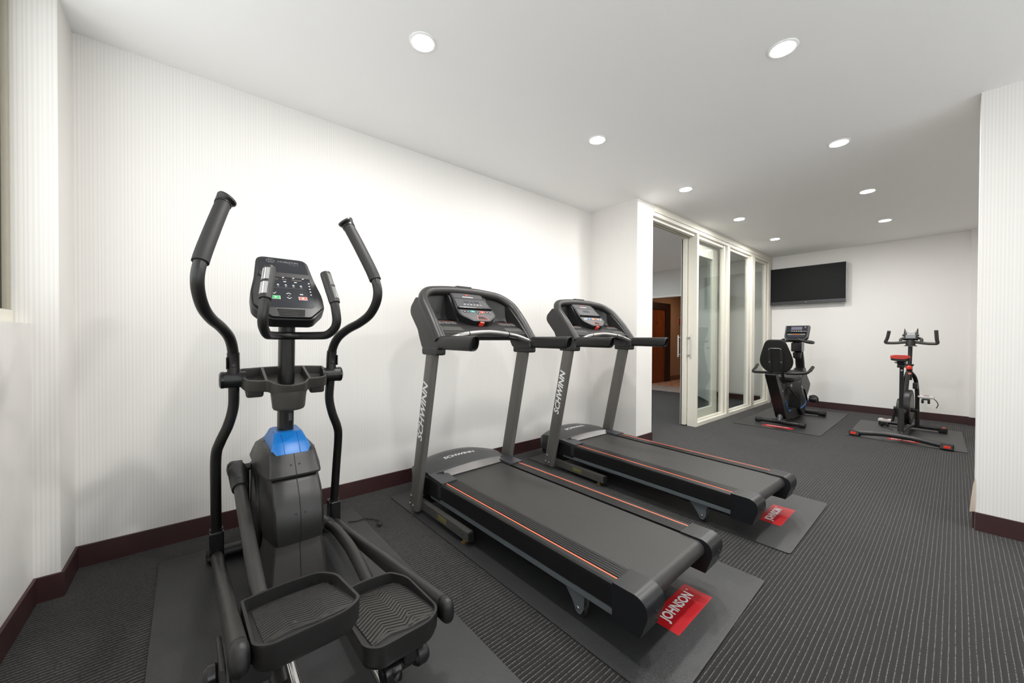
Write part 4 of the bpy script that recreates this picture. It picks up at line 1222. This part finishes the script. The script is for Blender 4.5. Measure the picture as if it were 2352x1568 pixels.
    patch('display_window', on(-.005, .185, .002), r, u, .125, .048, mat('lcd_violet', (84, 82, 98), .25), cn, .001)
    add('reading_ledge', bbox(-.118, .118, .118, .126, 0, .018, .002), MATS['black_gloss'], cn, mtx=M)
    patch('emblem', on(.092, .205, .002), r, u, .018, .018, MATS['dim_print'], cn, .001, .008)
    for k in range(5): patch('icon', on(-.055+k*.026, .143, .002), r, u, .007, .006, MATS['white_print'], cn, .001)
    for k in range(12):
        x = -.094+k*.017
        patch('key', on(x, .088, .002), r, u, .010, .010, MATS['amber_key'] if 3 <= k <= 8 else MATS['grey_print'], cn, .001)
        patch('key', on(x*.9, .062, .002), r, u, .007, .007, MATS['violet_key'] if 4 <= k <= 7 else MATS['dim_print'], cn, .001)
    for s in (-1, 1):
        add('console_handle', tube(new(), smooth_path([(.73, s*.04, 1.075), (.72, s*.13, 1.072), (.66, s*.200, 1.062), (.58, s*.212, 1.052), (.52, s*.165, 1.062), (.47, s*.075, 1.098)], 6), .0165, 14), MATS['charcoal'], t)
    # seat back, brackets, cushion
    half = [(.0, 1.090), (.07, 1.086), (.105, 1.055), (.125, 1.005), (.145, .945), (.162, .885), (.171, .835), (.165, .785), (.140, .735), (.095, .697), (.04, .684), (.0, .682)]
    outl = half + [(-y, z) for y, z in half[-2:0:-1]]
    outl = [(p.x, p.y) for p in smooth_path([(y, z, 0) for y, z in outl+outl[:1]], 3)][:-1]
    def sx(z): return -.232+(1.09-z)*.20
    rings = []
    for f, d in ((.955, 0), (1.0, .012), (1.0, .040), (.93, .058), (.80, .066)):
        rings.append([(sx(.885+(z-.885)*f)+d, y*f, .885+(z-.885)*f) for y, z in outl])
    sb = add('backrest', loft(new(), rings), MATS['black_deep'], t)
    add('backrest_piping', tube(new(), [(sx(z)+.012, y*1.004, .885+(z-.885)*1.004) for y, z in outl+outl[:1]], .005, 8), MATS['charcoal'], sb)
    for s in (-1, 1):
        bkt = add('back_bracket', tube(new(), fillet([(sx(.992)-.008, s*.062, .992), (sx(.70)-.010, s*.062, .70), (-.045, s*.058, .545)], .08), .0075, 10, (0, 1, 0), True, .0165, power=.5), MATS['charcoal'], t)
        for zz in (.975, .815): bolt(bkt, (sx(zz)-.0245, s*.062, zz), (0, -1, 0), (0, 0, 1), .007)
    add('bracket_rod', cyl(new(), (sx(.985)-.012, -.05, .985), (sx(.985)-.012, .05, .985), .005, 10), MATS['steel'], t)
    bm = bbox(-.02, .345, -.150, .150, .560, .625, .028, 4)
    add('seat_cushion', bm, MATS['black_deep'], t)
    add('seat_pan', bbox(.0, .32, -.12, .12, .548, .562, .004), MATS['charcoal_dark'], t)
    add('seat_carriage', bbox(-.12, .12, -.055, .055, .455, .55, .01), MATS['black_deep'], t)
    add('seat_rail', tube(new(), [(-.27, 0, .625), (.42, 0, .43)], .022, 12), MATS['channel_grey'], t)
    add('seat_support', tube(new(), [(.30, 0, .46), (.21, 0, .17)], .034, 14), MATS['charcoal'], t)
    kb = add('adjust_knob', lathe(new(), [(.012, 0), (.030, -.006), (.030, -.020), (.018, -.028)], (.16, -.06, .50), 'y', 16), MATS['silver_bar'], t)
    add('adjust_lever', tube(new(), [(.06, -.075, .49), (.45, -.085, .31)], .009, 10), MATS['black_deep'], t)
    # seat hand bar
    pts = [(.165, .300, .750), (-.075, .290, .668), (-.125, .20, .674), (-.130, 0, .678), (-.125, -.20, .680), (-.020, -.285, .684), (.160, -.300, .755)]
    hb = add('seat_handlebar', tube(new(), fillet(pts, .06, 6), .0165, 14), MATS['tube_black'], t)
    for s in (-1, 1):
        add('hand_grip', tube(new(), [(.168, s*.300, .752), (.06, s*.2945, .712)], [.0185, .0185], 14), MATS['charcoal'], hb)
    return t
recumbent()

# ---------------------------------------------------------------- spin bike (faces the back wall)
def spin():
    t = thing('spin_bike', 'black spin bike with red saddle and drop handlebar ends', 'exercise bike', (5.74, .392, 0), math.radians(-3.4))
    bm = tube(new(), smooth_path([(0, -.345, .038), (0, -.25, .050), (0, -.10, .068), (0, .10, .068), (0, .25, .050), (0, .345, .038)], 5), .029, 16)
    add('rear_stabilizer', bm, mat('spin_grey', (58, 57, 58), .35, .3), t)
    add('front_stabilizer', tube(new(), [(1.0, -.24, .045), (1.0, .24, .045)], .024, 14), MATS['black_plastic'], t)
    for s in (-1, 1):
        bm = bbox(-.055, .055, s*.345-.045, s*.345+.045, .009, .062, .012, 3)
        for v in bm.verts:
            if v.co.z > .04: v.co.x *= .75
        ft = add('foot_cap', bm, MATS['black_deep'], t)
        add('foot_insert', bbox(-.054, -.038, s*.350-.024, s*.350+.024, .026, .050, .003), MATS['red_key'], ft)
        fc = add('foot_cap', bbox(.955, 1.045, s*.245-.035, s*.245+.055 if s > 0 else s*.245+.035, .009, .058, .008), MATS['black_deep'], t)
        add('foot_insert', bbox(.975, 1.02, s*.25-.015, s*.25+.015, .058, .066, .002), MATS['red_key'], fc)
    add('base_rail', tube(new(), smooth_path([(.02, 0, .060), (.25, 0, .085), (.6, 0, .080), (1.0, 0, .050)], 4), .024, 14), MATS['charcoal'], t)
    patch('spec_label', (.30, -.004, .1085), (1, 0, 0), (0, 1, 0), .06, .02, MATS['grey_print'], t, .0008)
    # seat tube and saddle
    st = add('seat_tube', tube(new(), [(.175, 0, .050), (.180, 0, .345)], [.027, .024], 18), mat('spin_grey', (58, 57, 58), .35, .3), t)
    add('seat_post', tube(new(), [(.180, 0, .33), (.186, 0, .80)], .017, 18, (1, 0, 0), True, .017), MATS['black_deep'], t)
    add('height_hole', lathe(new(), [(.010, 0), (.010, -.003), (.005, -.003)], (.168, -.002, .765), 'x', 12), MATS['steel'], t)
    add('seat_slider', bbox(.11, .25, -.028, .028, .795, .825, .006), MATS['black_matte'], t)
    sc = add('saddle_clamp', bbox(.14, .21, -.034, .034, .825, .868, .010), MATS['black_deep'], t)
    for s in (-1, 1):
        add('saddle_spring', tube(new(), [Vector((.115+.010*math.cos(a), s*.036+.010*math.sin(a), .845+.0025*a/math.pi)) for a in (k*math.pi/4 for k in range(25))], .0028, 6), MATS['steel'], sc)
    def sq(v): return math.copysign(abs(v)**.55, v)
    sec = [(.052, .050, .906), (.056, .070, .908), (.07, .076, .909), (.12, .074, .906), (.17, .058, .902), (.22, .036, .898), (.28, .021, .894), (.325, .014, .890), (.335, .006, .886)]
    rings = []
    for x, w_, z in sec:
        rings.append([(x, w_*sq(math.cos(a)), z+(.027 if math.sin(a) > 0 else .014)*sq(math.sin(a))) for a in (2*math.pi*k/24 for k in range(24))])
    add('saddle', loft(new(), rings), MATS['red_saddle'], t, ang=60)
    rings = []
    for x, w_, z in sec:
        rings.append([(x+.003, w_*.97*sq(math.cos(a)), z-.018+(.008 if math.sin(a) > 0 else .020)*sq(math.sin(a))) for a in (2*math.pi*k/24 for k in range(24))])
    add('saddle_base', loft(new(), rings), MATS['black_deep'], t, ang=60)
    # main tube, head tube, front leg
    add('down_tube', tube(new(), [(.44, .004, .27), (.56, .006, .56), (.64, .003, .72)], .034, 16, (0, 1, 0), True, .018), MATS['charcoal'], t)
    add('top_tube', tube(new(), [(.19, 0, .30), (.44, 0, .30)], .028, 14), MATS['black_plastic'], t)
    add('head_tube', tube(new(), [(.665, 0, .63), (.705, 0, .805)], .026, 18), MATS['black_matte'], t)
    add('head_collar', lathe(new(), [(.035, -.008), (.036, 0), (.035, .010)], (.705, 0, .802), seg=20), MATS['black_matte'], t)
    add('handle_post', tube(new(), [(.70, 0, .78), (.745, 0, 1.035)], .0185, 18), MATS['black_deep'], t)
    add('front_leg', tube(new(), fillet([(.66, -.004, .735), (.79, -.040, .655), (.835, -.050, .50), (.86, -.052, .055)], .12, 7), .0190, 16), MATS['black_plastic'], t)
    add('front_leg', tube(new(), fillet([(.66, .004, .735), (.79, .040, .655), (.835, .050, .50), (.86, .052, .055)], .12, 7), .0190, 16), MATS['black_plastic'], t)
    add('magnet_box', bbox(.62, .69, -.075, -.035, .53, .60, .008), MATS['black_plastic'], t)
    kn = add('tension_knob', lathe(new(), [(.012, -.05), (.016, -.012), (.026, 0), (.028, .016), (.020, .028), (.002, .030)], (.655, 0, .770), 'x', 18), MATS['red_key'], t)
    add('brake_lever', lathe(new(), [(.010, -.03), (.016, 0), (.016, .012), (.002, .014)], (.625, -.008, .705), 'x', 14), mat('pale_red', (226, 130, 120), .4), t)
    # flywheel
    fwl = add('flywheel', lathe(new(), [(.03, -.020), (.150, -.018), (.175, -.024), (.198, -.024), (.200, -.020), (.200, .020), (.198, .024), (.175, .024), (.150, .018), (.03, .020)], (.56, -.014, .322), 'y', 48), MATS['black_plastic'], t)
    add('flywheel_face', lathe(new(), [(.148, -.019), (.148, -.026), (.05, -.032), (.002, -.033)], (.56, -.014, .322), 'y', 40), mat('flywheel_grey', (120, 112, 110), .4, .4), fwl)
    add('chain_cover', lathe(new(), [(.11, -.035), (.115, -.030), (.115, -.010), (.11, .0)], (.46, .062, .31), 'y', 30), MATS['charcoal_dark'], t)
    # cranks and pedals
    for s in (-1, 1):
        hx, hz = .46, .305
        ex, ez = (.42, .468) if s < 0 else (.47, .150)
        ca = add('crank_arm', tube(new(), [(hx, s*.080, hz), (ex, s*.105, ez)], .012, 10), MATS['black_matte'], t)
        add('crank_boss', cyl(new(), (hx, s*.03, hz), (hx, s*.095, hz), .022, 16), MATS['black_matte'], ca)
        add('spindle', cyl(new(), (ex, s*.10, ez), (ex, s*.20, ez), .007, 10), MATS['steel'], ca)
        pd = add('pedal', bbox(ex-.05, ex+.05, min(s*.112, s*.222), max(s*.112, s*.222), ez-.014, ez+.014, .006), mat('pedal_silver', (206, 204, 202), .3, .5), t)
        for k in (-1, 1):
            patch('pedal_window', (ex+k*.024, s*.163, ez+.0142), (1, 0, 0), (0, 1, 0), .026, .042, MATS['black_deep'], pd, .0006, .006)
        patch('pedal_reflector', (ex, s*.163, ez+.0142), (1, 0, 0), (0, 1, 0), .014, .050, mat('pale_red', (226, 130, 120), .4), pd, .0008)
        tcage = add('toe_cage', bbox(ex-.05, ex+.02, min(s*.135, s*.190), max(s*.135, s*.190), ez-.030, ez-.012, .006), MATS['black_plastic'], t)
        for q in (.140, .186):
            add('cage_prong', tube(new(), smooth_path([(ex-.045, s*q, ez-.022), (ex-.052, s*q, ez-.045), (ex-.045, s*q, ez-.062)], 4), .010, 8), MATS['black_plastic'], tcage)
        add('toe_strap', tube(new(), smooth_path([(ex, s*.205, ez-.005), (ex-.01, s*.235, ez-.03), (ex-.01, s*.250, ez-.07), (ex-.015, s*.238, ez-.11)] if s < 0 else [(ex, s*.205, ez-.005), (ex-.01, s*.215, ez-.05), (ex-.02, s*.19, ez-.08), (ex-.03, s*.14, ez-.085), (ex-.05, s*.09, ez-.10)], 5), .004, 8), MATS['black_deep'], tcage)
    # handlebar
    hbm = mat('spin_foam', (66, 63, 61), .6, var=.1, bump=.15)
    pts = [(.70, .176, 1.205), (.735, .196, 1.110), (.755, .222, 1.060), (.765, .13, 1.058), (.765, .04, 1.072), (.765, -.04, 1.072), (.765, -.13, 1.055), (.755, -.216, 1.055), (.735, -.208, 1.10), (.70, -.205, 1.208)]
    hb = add('handlebar', tube(new(), fillet(pts, .05, 5), .0165, 14), hbm, t)
    for s in (-1, 1):
        add('inner_horn', tube(new(), fillet([(.765, s*.085, 1.068), (.785, s*.088, 1.108), (.80, s*.055, 1.122), (.80, 0, 1.122)], .03, 4), .015, 12), hbm, hb)
    hc = add('stem_clamp', loft(new(), [[(.745+rx*math.cos(a), rx*1.1*math.sin(a), z) for a in (2*math.pi*k/18 for k in range(18))] for z, rx in ((1.024, .048), (1.032, .048), (1.036, .038), (1.075, .034), (1.10, .030))]), MATS['charcoal'], t)
    add('clamp_plate', bbox(.70, .79, -.055, .055, 1.020, 1.026, .002), MATS['silver_bar'], hc)
    # meter and phone cradle
    O = Vector((.745, 0, 1.138)); u = Vector((.45, 0, .9)).normalized(); r = Vector((0, -1, 0))
    M = frame(O, r, u)
    mt_ = add('meter', bev(box(new(), -.048, .048, -.028, .028, -.022, 0), .006), MATS['black_plastic'], t, mtx=M)
    patch('meter_screen', O, r, u, .080, .048, mat('meter_lcd', (116, 120, 124), .25), mt_, .001)
    add('meter_foot', bbox(-.062, .062, -.038, -.026, -.03, .014, .004), MATS['black_deep'], mt_, mtx=M)
    for s in (-1, 1):
        bm = prism(new(), round_poly([(s*.050, -.01), (s*.062, .03), (s*.056, .112), (s*.044, .062), (s*.030, .040)], .006), 'z', -.012, -.004)
        add('cradle_wing', bm, MATS['black_deep'], mt_, mtx=M)
        add('cradle_knob', lathe(new(), [(.012, -.008), (.013, 0), (.012, .008)], O+r*(s*.060)+u*.016, 'y', 12), MATS['black_plastic'], mt_)
    add('cradle_band', tube(new(), [O+r*x+u*z-Vector((.004, 0, 0)) for x, z in ((-.055, .108), (-.044, .072), (-.026, .048), (0, .040), (.026, .048), (.044, .072), (.055, .108))], .0022, 6), MATS['black_deep'], mt_)
    return t
spin()

# thin cord lying on the mat behind the elliptical
cd = thing('power_cord', 'thin black cord lying on the mat behind the elliptical trainer', 'cord', (.78, 2.26, .0085))
add('cable', tube(new(), smooth_path([(-.10, .04, .003), (-.06, .02, .003), (-.02, .02, .003), (.02, -.02, .003), (.045, -.07, .003), (.03, -.10, .003)], 6), .003, 8), MATS['black_matte'], cd)
add('plug', bev(box(new(), .018, .038, -.125, -.098, 0, .010), .002), MATS['black_deep'], cd)
